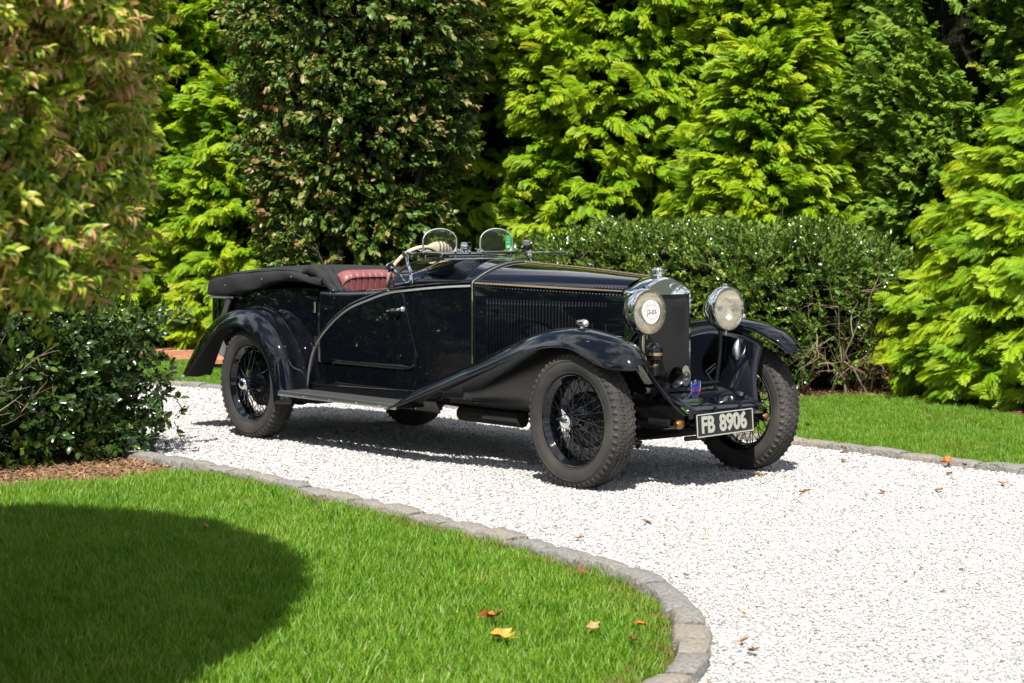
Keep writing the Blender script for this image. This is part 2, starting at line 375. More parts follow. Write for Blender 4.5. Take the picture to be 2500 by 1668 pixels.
m = MB(); c = [(.004, .055+.052*math.cos(a)*.62, 1.112+.02*math.sin(a)) for a in np.linspace(0, 2*math.pi, 25)]
m.tube(c, .0028, 6, cap=False); obj('emblem', m, ALU, rad)

# ---- wheels (axle along y, outside face at -y)
def build_wheel():
    prof = [(-.052, .250), (-.066, .268), (-.078, .292), (-.082, .318), (-.079, .343), (-.072, .360), (-.060, .3730), (-.03, .3772), (0, .3785), (.03, .3772), (.060, .3730), (.072, .360), (.079, .343), (.082, .318), (.078, .292), (.066, .268), (.052, .250)]
    w = tag(empty('wheel', (0, 0, 0), 0, car))
    t = MB().lathe(prof, 96)
    # raised ring and beads on the sidewall
    for s in (-1, 1):
        t.lathe([(s*.0665, .2700), (s*.0705, .2705), (s*.0705, .2735), (s*.0685, .2745)], 72)
        t.lathe([(s*.0805, .335), (s*.0832, .3365), (s*.082, .3395), (s*.0795, .341)], 72)
    NB = 56
    def blk(pts, r0, r1):       # pts: (angle, y) outline, extruded from r0 to r1 with a slight draft
        n = len(pts); ca = sum(p[0] for p in pts)/n; cy = sum(p[1] for p in pts)/n
        drop = lambda y: -.9*max(0, abs(y)-.045)**1.5*5
        lo = [((r0+drop(y))*math.cos(a), y, (r0+drop(y))*math.sin(a)) for a, y in pts]
        hi = [((r1+drop(cy+(y-cy)*.9))*math.cos(ca+(a-ca)*.86), cy+(y-cy)*.9, (r1+drop(cy+(y-cy)*.9))*math.sin(ca+(a-ca)*.86)) for a, y in pts]
        t.add(lo+hi, [tuple(range(n, 2*n))]+[(i, (i+1) % n, n+(i+1) % n, n+i) for i in range(n)])
    st = 2*math.pi/NB
    for i in range(NB):
        a = i*st
        for s in (-1, 1):
            blk([(a, s*.034), (a+st*.5, s*.044), (a+st*.92, s*.034), (a+st*.80, s*.060), (a+st*.62, s*.071), (a+st*.2, s*.066)], .3735, .3812)
            # shoulder lug running down the sidewall
            A0, A1 = a+st*.12, a+st*.72; am = (A0+A1)/2
            P = [(A0, .064, .3718), (A1, .064, .3718), (A0, .0755, .3590), (A1, .0750, .3600), (am, .0800, .3460)]
            v = [(r*math.cos(q), s*y, r*math.sin(q)) for q, y, r in P] + [((.3765)*math.cos(am-st*.1), s*.0680, .3765*math.sin(am-st*.1)), (.3640*math.cos(am), s*.0795, .3640*math.sin(am))]
            t.add(v, [(0, 5, 6, 2), (1, 3, 6, 5), (2, 6, 4), (3, 4, 6), (0, 1, 5)])
        h = st*.5
        for c, o in ((-.0175, 0), (.0175, h)):
            blk([(a+o, c-.013), (a+o+st*.42, c-.004), (a+o+st*.9, c-.013), (a+o+st*.9, c+.006), (a+o+st*.42, c+.015), (a+o, c+.006)], .3755, .3822)
    obj('tyre', t, RUBBER, w, 30)
    r = MB().lathe([(-.060, .2635), (-.066, .262), (-.067, .257), (-.062, .250), (-.050, .246), (-.040, .232), (-.015, .224), (.015, .224), (.040, .232), (.050, .246), (.062, .250), (.067, .257), (.066, .262), (.060, .2635)], 72)
    obj('rim', r, PAINT, w, 40)
    sp = MB()
    for k in range(64):
        a = 2*math.pi*k/64; outer = k % 2 == 0
        sk = (.62 if (k//2) % 2 else -.62) if outer else (.85 if (k//2) % 2 else -.85)
        h = (-.088, .043) if outer else (.012, .062)
        yr = -.030 if outer else (.012 if k % 4 == 1 else -.012)
        P = Vector((h[1]*math.cos(a+sk), h[0], h[1]*math.sin(a+sk))); Q = Vector((.228*math.cos(a), yr, .228*math.sin(a)))
        sp.tube([P, Q], .0026, 5); sp.tube([Q-(Q-P).normalized()*.022, Q], .0045, 5)
    tag(obj('spokes', sp, PAINT, w, 60), kind='stuff')
    h = MB().lathe([(.05, 0), (.05, .07), (.005, .068), (-.002, .06), (-.01, .042), (-.075, .036), (-.082, .046), (-.094, .046), (-.098, .034), (-.10, 0)], 28)
    obj('hub', h, PAINT, w, 40)
    d = MB().lathe([(.075, .05), (.075, .158), (.025, .158), (.018, .15), (.014, .06)], 40); obj('brake_drum', d, PAINT2, w, 40)
    c = MB().lathe([(-.092, .034), (-.100, .041), (-.116, .043), (-.130, .036), (-.140, .022), (-.144, 0)], 24)
    for s in (0, math.pi):
        a = 2.2+s; u = Vector((math.cos(a), 0, math.sin(a))); v = Vector((-math.sin(a), 0, math.cos(a))); o = Vector((0, -.112, 0))
        c.grid([[o+u*.034+v*.020, o+u*.034+v*.020+Vector((0, .012, 0)), o+u*.034-v*.020+Vector((0, .012, 0)), o+u*.034-v*.020],
                [o+u*.055+v*.013+Vector((0, -.006, 0)), o+u*.055+v*.013+Vector((0, .004, 0)), o+u*.055-v*.008+Vector((0, .004, 0)), o+u*.055-v*.008+Vector((0, -.006, 0))],
                [o+u*.072+v*.004+Vector((0, -.014, 0)), o+u*.072+v*.004+Vector((0, -.008, 0)), o+u*.072-v*.002+Vector((0, -.008, 0)), o+u*.072-v*.002+Vector((0, -.014, 0))]], cv=True)
    obj('hub_nut', c, CHROME, w, 40)
    return w
w0 = build_wheel()
def put_wheel(w, x, s, spin, camber=0, steer=0):
    w.location = (x, s*TW, TR-.001); w.rotation_mode = 'XYZ'
    w.rotation_euler = Euler((camber, spin, 0)).to_matrix().to_euler()
    if s > 0: w.rotation_euler = (Matrix.Rotation(math.pi, 3, 'Z') @ Euler((camber, spin, 0)).to_matrix()).to_euler()
put_wheel(w0, 0, -1, .3)
for x, s, spin in ((-WB, -1, -.25), (0, 1, 1.1), (-WB, 1, 2.)):
    c = w0.copy(); COL.objects.link(c); c.parent = car
    for ch in w0.children: d = ch.copy(); COL.objects.link(d); d.parent = c
    put_wheel(c, x, s, spin)

# ---- wings
def front_wing(s):
    st = catmull([(-1.66, .335, .345), (-1.48, .385, .455), (-1.25, .462, .540), (-.95, .560, .647), (-.70, .640, .742), (-.45, .722, .832), (-.26, .774, .877), (-.09, .797, .891), (.03, .792, .886), (.13, .762, .872), (.23, .725, .852), (.32, .700, .824), (.385, .692, .788), (.43, .690, .746), (.448, .692, .716)], 60)
    rows = []; lift = .032 if s > 0 else .004
    for x, zo, zc in st:
        f = max(0, (x-.18)/.27); f = min(1, f); tip = 1-f**4*.55
        yo = .775+.03*max(0, min(1, (-x-.9)/.6)) - .05*f**3; yi = .50+.085*max(0, min(1, (-x-.5)/.8)) + .03*f**3
        ym = (yo+yi)/2; yo = ym+(yo-ym)*max(tip, .25); yi = ym+(yi-ym)*max(tip, .25)
        row = []
        for k in range(15):
            u = k/14; y = yi+(yo-yi)*u
            if u < .42: z = zc-(.030+.02*f)*((.42-u)/.42)**2.2
            else: z = zc-(zc-zo)*((u-.42)/.58)**2.3
            row.append((x, s*y, z+(lift if x > -.9 else lift*max(0, (x+1.5)/.6))))
        row.append((x, s*(yo+.002), zo-.010+(lift if x > -.9 else lift*max(0, (x+1.5)/.6))))
        rows.append(row)
    return rows
def rear_wing(s):
    O = [(-4.17, .380), (-4.05, .485), (-3.925, .587), (-3.766, .712), (-3.645, .771), (-3.492, .792), (-3.343, .774), (-3.181, .702), (-3.07, .585), (-3.005, .433), (-2.985, .304), (-2.975, .268)]
    C = [(-4.33, .372), (-4.20, .53), (-4.056, .678), (-3.845, .814), (-3.67, .868), (-3.49, .885), (-3.31, .865), (-3.14, .785), (-3.0, .65), (-2.925, .47), (-2.90, .32), (-2.90, .268)]
    I = [(-4.36, .372), (-4.22, .53), (-4.07, .68), (-3.85, .822), (-3.66, .882), (-3.45, .902), (-3.27, .862), (-3.115, .751), (-2.985, .617), (-2.92, .48), (-2.895, .33), (-2.895, .268)]
    o, c, i = catmull(O, 56), catmull(C, 56), catmull(I, 56); rows = []
    for a, b, d in zip(o, c, i):
        q = max(0, 1-len(rows)/20)*.085; row = [(d[0], s*(.535-q), d[1]-.006), (d[0], s*(.56-q*.8), d[1])]
        for k in range(1, 6):
            u = k/6; p = d*(1-u)+b*u; row.append((p[0], s*(.56-q*.8*(1-u)+.105*u), p[1]-.010*math.sin(math.pi*u)))
        for k in range(0, 9):
            u = k/8; v = u**2.2; p = b*(1-v)+a*v; row.append((p[0], s*(.665+.11*u), p[1]))
        row.append((a[0]*.997+(-3.36)*.003, s*.777, a[1]-.008)); rows.append(row)
    return rows
for s in (-1, 1):
    r = front_wing(s); fw = obj('front_wing', MB().grid(r), PAINT, car, 70, solid=.006)
    m = MB(); m.tube([(p[-2][0], p[-2][1]+s*.002, p[-2][2]-.004) for p in r[2:]], .0045, 6); obj('wing_edge', m, PAINT, fw)
    obj('underside', MB().grid([[(x, y*.998, z-.009) for x, y, z in p[:-1]] for p in r[1:-1]]), UNDER, fw, 70)
    # inner valance behind the wheel
    q = []
    for p in r[4:46]:
        x, y, z = p[1]
        q.append([(x, s*.505, z-.012), (x, s*.495, max(.40, z-.12)), (x, s*.48, min(z-.03, max(.37, .40+.10*max(0, x+.7)))) ])
    obj('inner_valance', MB().grid(q), PAINT2, fw, 60, solid=.004)
    # swept panel from the front of the wing down to the dumb iron
    A = catmull([(-.62, .50, .72), (-.20, .50, .845), (.02, .50, .845), (.16, .505, .825), (.28, .52, .785)], 20)
    B = catmull([(-.62, .42, .58), (-.20, .42, .62), (.02, .40, .60), (.20, .385, .60), (.335, .40, .60)], 20)
    C = catmull([(-.62, .33, .44), (-.20, .33, .44), (.02, .31, .44), (.25, .30, .435), (.445, .305, .405)], 20)
    q = []
    for a, b, c in zip(A, B, C):
        g = catmull([a, b, c], 12); q.append([(p[0], s*p[1], p[2]) for p in g])
    pn = obj('front_valance', MB().grid(q), PAINT, fw, 70, solid=.005)
    m = MB(); o = Vector((.165, s*.452, .730)); rr = []
    for t in np.linspace(0, 1, 9):      # teardrop scoop on the panel
        rr.append([o+Vector((-.02+.05*math.cos(a)*math.sin(math.pi*t)**.7*.5, -s*(.006+.02*math.sin(math.pi*t)), (t-.5)*.16))+Vector((0, s*.024*math.sin(a)*math.sin(math.pi*t), 0)) for a in np.linspace(0, 2*math.pi, 10)[:-1]])
    m.grid(rr, cv=True); obj('scoop', m, ALU, fw, 60)
    r = rear_wing(s); rw = obj('rear_wing', MB().grid(r), PAINT, car, 70, solid=.006)
    obj('underside', MB().grid([[(x+(-3.36-x)*.022, y*.998, z+(.383-z)*.022) for x, y, z in p] for p in r]), UNDER, rw, 70)
    m = MB(); m.tube([p[1] for p in r[8:]], .006, 6); obj('wing_piping', m, PAINT, rw)
    # running board
    m = MB(); m.bbox((-2.24, s*.672, .346), (1.30, .225, .024), .004); rb = obj('running_board', m, PAINT2, car)
    m = MB(); m.box((-2.25, s*.670, .3605), (1.26, .205, .006))
    for y in np.linspace(.585, .755, 18): m.box((-2.25, s*y, .3640), (1.26, .005, .003))
    obj('tread_mat', m, RUBMAT, rb)
    m = MB(); m.bbox((-2.245, s*.787, .347), (1.33, .010, .031), .003); m.bbox((-2.245, s*.779, .3625), (1.33, .022, .005), .002)
    for x in (-2.6, -2.3, -2.0, -1.75): m.ball((x, s*.7925, .345), .004, 6, 4)
    obj('edge_trim', m, ALU, rb)
    m = MB(); m.grid([[(x, s*.54, .37), (x, s*.50, .30)] for x in (-2.95, -1.5)]); m.box((-2.62, s*.66, .312), (.25, .2, .02))
    obj('valance', m, PAINT2, rb)
    # rear body fillet between wing and door
    q = []
    for k in range(16):
        t = k/15; x = -3.42+t*.56; zt = .88-.40*t**2.0
        q.append([(x, s*(hw(x, zt+.02)-.004), zt+.03), (x, s*(hw(x, zt)+.008*(1-t)), zt-.02), (x-.02, s*.56, zt-.10-.1*t)])
    obj('wing_fillet', MB().grid(q), PAINT, rw, 80)
# side lamps on the wing crowns
for s in (-1, 1):
    m = MB(); m.lathe([(.03, 0), (.03, .0165), (.032, .021), (.026, .0225), (.012, .0215), (-.02, .018), (-.045, .010), (-.055, 0)], 20, (-.03, s*.635, .925), 'x')
    m.tube([(-.03, s*.635, .885), (-.03, s*.635, .91)], [.012, .007], 8); sl = obj('side_lamp', m, CHROME, car, 40)
    m = MB(); m.lathe([(.0315, .017), (.036, .010), (.038, 0)], 16, (-.03, s*.635, .925), 'x'); obj('lens', m, mat('frosted lens', (.55, .53, .5), .25), sl)
    m = MB(); m.lathe([(0, .016), (.004, .010), (.004, .006), (.002, .005)], 12, (.12, s*.72, .83), 'z'); obj('wing_bolt', m, CHROME, car)

# ---- headlamps
HL = (.185, .320, .985)
def ring_text(txt, r, size, a_mid, up, o):
    """letters round a circle in the y-z plane facing +x"""
    out = MB(); n = len(txt); st = size*.80/r
    for i, ch in enumerate(txt):
        a = a_mid + (st*((n-1)/2-i) if up else -st*((n-1)/2-i))
        text_into(out, ch, size, (o[0], o[1]+r*math.cos(a), o[2]+r*math.sin(a)), (a-math.pi/2) if up else (a+math.pi/2))
    return out
def text_into(mb, txt, size, o, rot=0, ext=.0, bold=0, sx=1):
    cu = bpy.data.curves.new('text', 'FONT'); cu.body = txt; cu.size = size; cu.align_x = 'CENTER'; cu.align_y = 'CENTER'; cu.extrude = ext; cu.offset = bold; cu.resolution_u = 3
    ob = bpy.data.objects.new('text', cu); me = ob.to_mesh(); c, s_ = math.cos(rot), math.sin(rot)
    vs = []
    for v in me.vertices:
        a, b = v.co.x*sx, v.co.y; vs.append((o[0]+v.co.z, o[1]+a*c-b*s_, o[2]+a*s_+b*c))
    mb.add(vs, [tuple(p.vertices) for p in me.polygons]); ob.to_mesh_clear(); bpy.data.objects.remove(ob); bpy.data.curves.remove(cu)
for s in (-1, 1):
    o = (HL[0], s*HL[1], HL[2])
    m = MB(); m.lathe([(-.004, .113), (.004, .118), (.004, .126), (-.004, .131), (-.020, .1335), (-.030, .131), (-.034, .125), (-.042, .1245), (-.047, .128), (-.055, .126), (-.085, .116), (-.12, .096), (-.15, .066), (-.166, .03), (-.17, 0)], 56, o, 'x')
    m.bbox((o[0]-.03, o[1], o[2]+.138), (.03, .022, .018), .004); m.tube([(o[0]-.02, o[1], o[2]-.13), (o[0]-.02, o[1], o[2]-.155)], [.006, .004], 6)
    h = obj('headlamp', m, CHROME, car, 40)
    m = MB(); m.lathe([(-.006, .113), (-.03, .108), (-.07, .085), (-.10, .05), (-.11, .012), (-.11, 0)], 40, o, 'x'); obj('reflector', m, BOWL, h, 60)
    m = MB(); m.ball((o[0]-.07, o[1], o[2]), .016, 10, 6); obj('bulb', m, WHITE, h)
    m = MB(); N = 66; rows = []
    for i in range(N+1):
        y = -.1135+.227*i/N; zm = math.sqrt(max(0, .1140**2-y*y)); row = []
        for k in range(13):
            z = zm*(-1+2*k/12); rr2 = (y*y+z*z)/.114**2; row.append((o[0]+.020*(1-rr2)-.004+(.0030 if i % 3 == 0 else .0008 if i % 3 == 1 else 0), o[1]+y, o[2]+z))
        rows.append(row)
    m.grid(rows); obj('lens', m, LENS, h, 25)
    m = MB(); m.tube([(o[0]-.07, o[1], o[2]-.115), (o[0]-.07, s*.325, .84), (.10, s*.335, .70), (.07, s*.325, .46)], [.016, .013, .012, .012], 10)
    obj('lamp_post', m, PAINT2, h)
    if s < 0:
        x0 = o[0]+.018
        m = MB(); m.lathe([(0, 0), (.0, .0655), (-.012, .0655)], 40, (x0, o[1], o[2]), 'x'); st = obj('sticker', m, WHITE, h)
        m = MB()
        for r0, r1 in ((.0405, .0425),): m.lathe([(0, r0), (.0004, r0), (.0004, r1), (0, r1)], 40, (x0+.0012, o[1], o[2]), 'x')
        t = ring_text('PEBBLE BEACH', .053, .0175, math.pi/2, True, (x0+.0014, o[1], o[2])); m.add(t.v, t.f)
        t = ring_text("TOUR D'ELEGANCE", .053, .0125, -math.pi/2, False, (x0+.0014, o[1], o[2])); m.add(t.v, t.f)
        obj('sticker_ring', m, GREYINK, st, 0, fixn=False)
        m = MB(); text_into(m, 'J2-03', .038, (x0+.0015, o[1], o[2]-.001), bold=.0005, sx=.88); obj('sticker_number', m, INK, st, 0, fixn=False)
        m = MB(); m.ball((x0+.001, o[1]+.037, o[2]-.002), (.0006, .004, .005), 8, 4); obj('sticker_dot', m, YELLOW, st)

# ---- number plate on the apron
px, pyc, pzc = .50, -.035, .365
rot = Euler((R(1.6), R(-3), 0))
pl = empty('number_plate', (px, pyc, pzc), 0, car); pl.rotation_euler = rot
m = MB(); m.bbox((0, 0, 0), (.010, .452, .130), .004); obj('plate_panel', m, PLATE, pl)
m = MB()
for a, b in (((-.222, -.061), (.222, -.061)), ((.222, -.061), (.222, .061)), ((.222, .061), (-.222, .061)), ((-.222, .061), (-.222, -.061))):
    m.tube([(.006, *a), (.006, *b)], .0035, 6)
obj('plate_border', m, ALUTEXT, pl)
m = MB(); text_into(m, 'FB', .128, (.0075, -.140, -.001), ext=.002, bold=.0042, sx=.80); text_into(m, '8906', .128, (.0075, .062, -.001), ext=.002, bold=.0042, sx=.86)
obj('plate_lettering', m, ALUTEXT, pl, 0, fixn=False)
for y in (-.1, .1):
    m = MB(); m.box((.49, y, .415), (.012, .02, .09)); obj('plate_bracket', m, PAINT2, car)

# ---- chassis and front axle
m = MB()
for s in (-1, 1):
    c = catmull([(-4.3, .42), (-3.9, .50), (-3.36, .56), (-2.9, .44), (-2.4, .40), (-1.0, .40), (-.4, .44), (0, .48), (.25, .47), (.42, .42), (.48, .385)], 60)
    w = np.linspace(.07, .07, 60)
    m.grid([[(x, s*.29, z-.035), (x, s*.335, z-.035), (x, s*.335, z+.035), (x, s*.29, z+.035)] for x, z in c], cv=True)
obj('chassis_rail', m, PAINT2, car)
m = MB()
ap = []
for x, z in catmull([(-.02, .535), (.12, .545), (.28, .515), (.40, .475), (.475, .445), (.482, .40)], 14): ap.append([(x, y, z-.05*abs(y/.3)**3*0) for y in np.linspace(-.30, .30, 9)])
m.grid(ap); fa = obj('front_apron', m, PAINT, car, 60, solid=.004)
m = MB()
for y in np.linspace(-.27, .27, 22): m.ball((.445, y, .464), .0045, 6, 4)
for x in np.linspace(.05, .4, 14):
    for s in (-1, 1): m.ball((x, s*.275, .535-.38*max(0, x-.12)**1.3), .0045, 6, 4)
tag(obj('rivets', m, PAINT, fa), kind='stuff')
m = MB(); m.tube(catmull([(0, -.60, .37), (0, -.52, .36), (0, -.42, .275), (0, -.2, .262), (0, .2, .262), (0, .42, .275), (0, .52, .36), (0, .60, .37)], 30), .026, 8)
obj('front_axle', m, PAINT2, car)
for s in (-1, 1):
    m = MB()
    for k in range(6):
        L = .52-.07*k; m.grid([[(x, s*.29, z), (x, s*.335, z), (x, s*.335, z+.008), (x, s*.29, z+.008)] for x, z in ((L*t, .315-.0095*k+.055*t*t*(L/.52)**2) for t in np.linspace(-1, .93, 15))], cv=True)
    m.box((0, s*.312, .29), (.10, .07, .10)); obj('leaf_spring', m, PAINT2, car)
    m = MB(); m.lathe([(-.03, 0), (-.03, .016), (-.01, .027), (.0, .027), (.01, .027), (.03, .016), (.03, 0)], 18, (.455, s*.345, .372), 'y'); obj('shackle_bolt', m, mat('bronze', (.30, .17, .07), .4, 1), car)
    m = MB(); m.tube([(.36, s*.335, .372), (.15, s*.40, .372)], .024, 10); m.lathe([(-.02, 0), (-.02, .05), (.02, .05), (.02, 0)], 20, (.14, s*.385, .37), 'y'); obj('damper', m, PAINT2, car)
m = MB(); m.tube([(-.14, -.56, .29), (-.14, .56, .29)], .012, 8); m.tube([(.09, -.40, .245), (.11, -.31, .24), (.07, -.30, .21)], .012, 6); m.tube([(.20, -.05, .25), (.24, .05, .255), (.20, .10, .235)], .014, 6); obj('tie_rod', m, PAINT2, car)
m = MB(); m.box((-.62, 0, .44), (1.05, .42, .30)); m.box((-2.1, 0, .37), (3.4, .60, .05)); m.tube([(-1.0, .12, .27), (-2.8, .12, .30), (-4.3, .2, .33)], .03, 10); m.tube([(-1.6, -.25, .28), (-1.0, -.25, .28)], .05, 10)  # sump and exhaust, plus a floor box added to block light under the car
obj('underside', m, UNDER, car)
m = MB(); m.tube([(-WB, -.6, TR), (-WB, .6, TR)], .04, 10); m.ball((-WB, 0, TR), (.13, .12, .13), 16, 8); obj('rear_axle', m, PAINT2, car)
m = MB(); m.tube([(.20, -.16, .56), (.20, .22, .56)], .012, 8); m.tube([(.20, .06, .56), (.20, .06, .50)], .01, 8); m.tube([(.20, .18, .56), (.10, .24, .60), (.09, .31, .64)], .005, 6); m.tube([(.19, .18, .57), (.10, .22, .62), (.09, .31, .66)], .004, 6)
obj('badge_bar', m, PAINT2, car)
# horns
m = MB(); o = (.15, -.245, .70)
m.lathe([(-.08, 0), (-.08, .03), (-.03, .03), (-.02, .022), (0, .022), (.01, .045), (.036, .050)], 24, o, 'z'); hn = obj('domed_horn', m, PAINT2, car)
m = MB(); m.lathe([(.036, .0515), (.036, .054), (.052, .054), (.052, .0515)], 28, o, 'z'); m.lathe([(-.022, .023), (-.022, .026), (-.014, .026), (-.014, .023)], 20, o, 'z'); obj('horn_band', m, BRASS, hn)
m = MB(); m.lathe([(.052, .0515), (.060, .051), (.085, .043), (.105, .025), (.112, 0)], 24, o, 'z'); obj('horn_dome', m, PAINT, hn)
m = MB(); m.lathe([(.05, .056), (.052, .058), (.046, .0585), (.02, .046), (-.02, .032), (-.08, .024), (-.13, .024), (-.13, 0)], 28, (.235, -.205, .618), 'x'); m.lathe([(.05, .056), (.02, .044), (-.02, .030), (-.06, .01), (-.07, 0)], 28, (.235, -.205, .618), 'x')
obj('trumpet_horn', m, PAINT2, car, 50)
# badges
bx, by, bz = .215, -.055, .612
hexa = [(0, .062), (.017, .052), (.034, .016), (.034, -.012), (.018, -.05), (0, -.058), (-.018, -.05), (-.034, -.012), (-.034, .016), (-.017, .052)]
m = MB(); m.add([(bx, by+y, bz+z) for y, z in hexa]+[(bx-.006, by+y, bz+z) for y, z in hexa], [tuple(range(10)), tuple(range(19, 9, -1))]+[(i, (i+1) % 10, 10+(i+1) % 10, 10+i) for i in range(10)])
bd = obj('car_badge', m, mat('worn silver', (.62, .60, .52), .3, .9), car, 20)
m = MB(); text_into(m, 'AA', .036, (bx+.002, by, bz-.002), ext=.0012, bold=.0012); m.lathe([(.001, .024), (.003, .024), (.003, .028), (.001, .028)], 28, (bx, by, bz-.002), 'x')
m.tube([(bx+.002, by-.026, bz-.016), (bx+.002, by+.026, bz+.012)], .0012, 5); m.tube([(bx+.002, by+.026, bz-.016), (bx+.002, by-.026, bz+.012)], .0012, 5)
obj('badge_lettering', m, INK, bd, 0, fixn=False)
bx, by, bz = .25, -.015, .540
sh = [(0, .050), (.012, .040), (.034, .044), (.037, .012), (.034, -.018), (.02, -.044), (0, -.052), (-.02, -.044), (-.034, -.018), (-.037, .012), (-.034, .044), (-.012, .040)]
m = MB(); k = len(sh); m.add([(bx, by+y, bz+z) for y, z in sh]+[(bx-.006, by+y, bz+z) for y, z in sh], [tuple(range(k)), tuple(range(2*k-1, k-1, -1))]+[(i, (i+1) % k, k+(i+1) % k, k+i) for i in range(k)])
bd2 = obj('enamel_badge', m, ENBLUE, car, 20)
m = MB()
for s in (-1, 1): m.add([(bx+.002, by+s*.008, bz-.046), (bx+.002, by+s*.032, bz-.02), (bx+.002, by+s*.034, bz+.006), (bx+.002, by+s*.02, bz-.006), (bx+.002, by+s*.008, bz-.028)], [(0, 1, 2, 3, 4)])
obj('badge_wings', m, ENRED, bd2, 0)
m = MB(); m.tube([(bx+.002, by+y, bz+z) for y, z in sh+sh[:1]], .002, 5)
m.tube([(bx+.002, by, bz-.04), (bx+.002, by, bz+.036)], .002, 5)
for s in (-1, 1): m.tube([(bx+.002, by+s*.011, bz-.03), (bx+.002, by+s*.011, bz+.016), (bx+.002, by, bz+.034)], .0014, 5); m.tube([(bx+.002, by, bz+.036), (bx+.002, by+s*.024, bz+.022)], .0015, 5)
for y in (-.008, .008): m.ball((bx-.002, by+y, bz-.058), .007, 8, 5)
obj('badge_rim', m, CHROME, bd2)

# ---- hood bag, seats, cockpit
hb_lo = interp([-4.50, -4.2, -4.04, -3.66, -3.46, -3.3, -2.95, -2.66], [.952, .950, .956, .99, 1.027, 1.068, 1.085, 1.06]); hb_hi = interp([-4.50, -4.3, -4.05, -3.8, -3.4, -3.0, -2.70], [1.09, 1.128, 1.158, 1.178, 1.190, 1.176, 1.145])
rows = []; NS = 44
for i in range(NS+1):
    x = -4.50+1.84*i/NS; t = min(1, (x+4.50)/.09); rr = math.sqrt(max(0, 1-(1-t)**2)); w = (hw_(max(x, -4.44))+.022)*(.86+.14*rr); lo, hi = hb_lo(x), hb_hi(x)
    if i == 0: hi = lo+.085
    prof = []
    hh = hi-lo
    half = [(1.0, 0.0), (1.02, .12*hh), (1.025, .40*hh), (1.01, .66*hh), (.965, .78*hh), (.86, .85*hh), (.64, .925*hh), (.42, .97*hh), (.2, .993*hh)]
    row = [(-w*a, lo+b) for a, b in half]+[(0, hi)]+[(w*a, lo+b) for a, b in half[::-1]]
    row = [(-w*.9, lo+.012)]+row+[(w*.9, lo+.012)]
    out = []
    for j, (y, z) in enumerate(row):
        e = 1 if abs(y) > w*.7 else .25
        n1 = math.sin(x*11+j*.9)*math.sin(x*4.3+j*.35+1)
        n2 = math.sin(x*23+z*40)*.35
        out.append((x, y*(1+.020*n1*e), z+.004*n1*e+.002*n2*e))
    rows.append(out)
for s in (0, 1):
    m = MB(); m.tube([rows[i][5+(0 if s == 0 else 10)] for i in range(1, NS+1)], .0045, 6); HP = (HP if s else []) + [m]
m = MB(); m.grid(rows); m.grid([[p for p in rows[0]], [(p[0]-.006, p[1]*.6, (p[2]+1.0)/2) for p in rows[0]], [(p[0]-.008, 0, 1.01) for p in rows[0]]])
hood = obj('hood_cover', m, CLOTH, car, 80, sub=1)
for m in HP: obj('hood_piping', m, CLOTH, hood)
for s in (-1, 1):     # bunched folded end beside the seat
    m = MB()
    for q in range(5):
        c = []
        for k in range(12):
            t = k/11; c.append((-2.95+.40*t+.012*math.sin(6*t+q), s*(.545-.022*q+.02*math.sin(4*t+q*2)), 1.125+.045*math.sin(math.pi*min(1, t*1.15))-.09*t**2.4+.018*math.cos(q*2.1+t*3)-.012*q*(t-.3)))
        m.tube(catmull(c, 26), [.012+.030*math.sin(math.pi*min(1, .12+.8*k/25))*(1+.25*math.sin(k*.9+q*2)) for k in range(26)], 10)
    obj('hood_folds', m, CLOTH, hood, 80)
for x in (-4.0, -3.42, -3.02):
    for s in (-1, 1): m = MB(); m.ball((x, s*(hw_(x)+.046), (hb_lo(x)*.6+hb_hi(x)*.4)), .006, 8, 5); obj('press_stud', m, CHROME, hood)
for s in (-1, 1): m = MB(); m.tube([(-4.33, s*.46, .947), (-3.90, s*.530, .953)], .006, 6); obj('hood_rail', m, ALU, hood)
for s in (-1, 1):
    m = MB(); m.grid([[(-4.10, s*.515, .79), (-4.03, s*.52, .79), (-4.03, s*.50, .79), (-4.10, s*.495, .79)], [(-4.00, s*.515, .955), (-3.93, s*.52, .955), (-3.93, s*.50, .955), (-4.00, s*.495, .955)]], cv=True); obj('hood_iron', m, RUBMAT, car)
def seat(y0, y1, xs):
    m = MB(); N = 90; rows = []
    for i in range(N+1):
        u = i/N; y = y0+(y1-y0)*u; e = 1-abs(2*u-1)**6
        ple = .0055*abs(math.sin(math.pi*u*9))**.22
        row = []
        for k in range(15):
            a = math.pi*k/14; t = .055+.03*e
            zt = 1.075+.06*e**.6
            if k < 5: row.append((xs+.01+t+ple*.9-.22*(1-k/4)*.25, y, .72+(zt-.72)*k/4*.98))
            else:
                b = math.pi*(k-5)/9; row.append((xs+.02+(t+ple)*math.cos(b)*.95, y, zt-.01+(.045+ple*.7)*math.sin(b)))
        row.append((xs-.06, y, .72)); rows.append(row)
    m.grid(rows); return m
for (a, b) in ((-.485, -.03), (.03, .485)):
    sb = obj('seat', seat(a, b, -2.66), LEATHER, car, 50)
    m = MB(); m.bbox((-2.38, (a+b)/2, .68), (.48, .42, .14), .04); obj('cushion', m, LEATHER, sb)
# steering wheel with cord wrapped rim
C = Vector((-2.12, -.235, 1.155)); ax = Vector((-.86, 0, .5)).normalized(); U = ax.cross(Vector((0, 1, 0))).normalized(); V = Vector((0, 1, 0))
m = MB(); pts = [C+(U*math.cos(a)+V*math.sin(a))*.20 for a in np.linspace(0, 2*math.pi, 49)]; m.tube(pts, .0135, 10, cap=False); sw = obj('steering_wheel', m, CREAM, car)
m = MB()
for k in range(4): a = math.pi/4+k*math.pi/2; m.tube([C-ax*.03, C+(U*math.cos(a)+V*math.sin(a))*.195], .006, 6)
m.tube([C, C-ax*.5], .018, 8); obj('column', m, INK, sw)
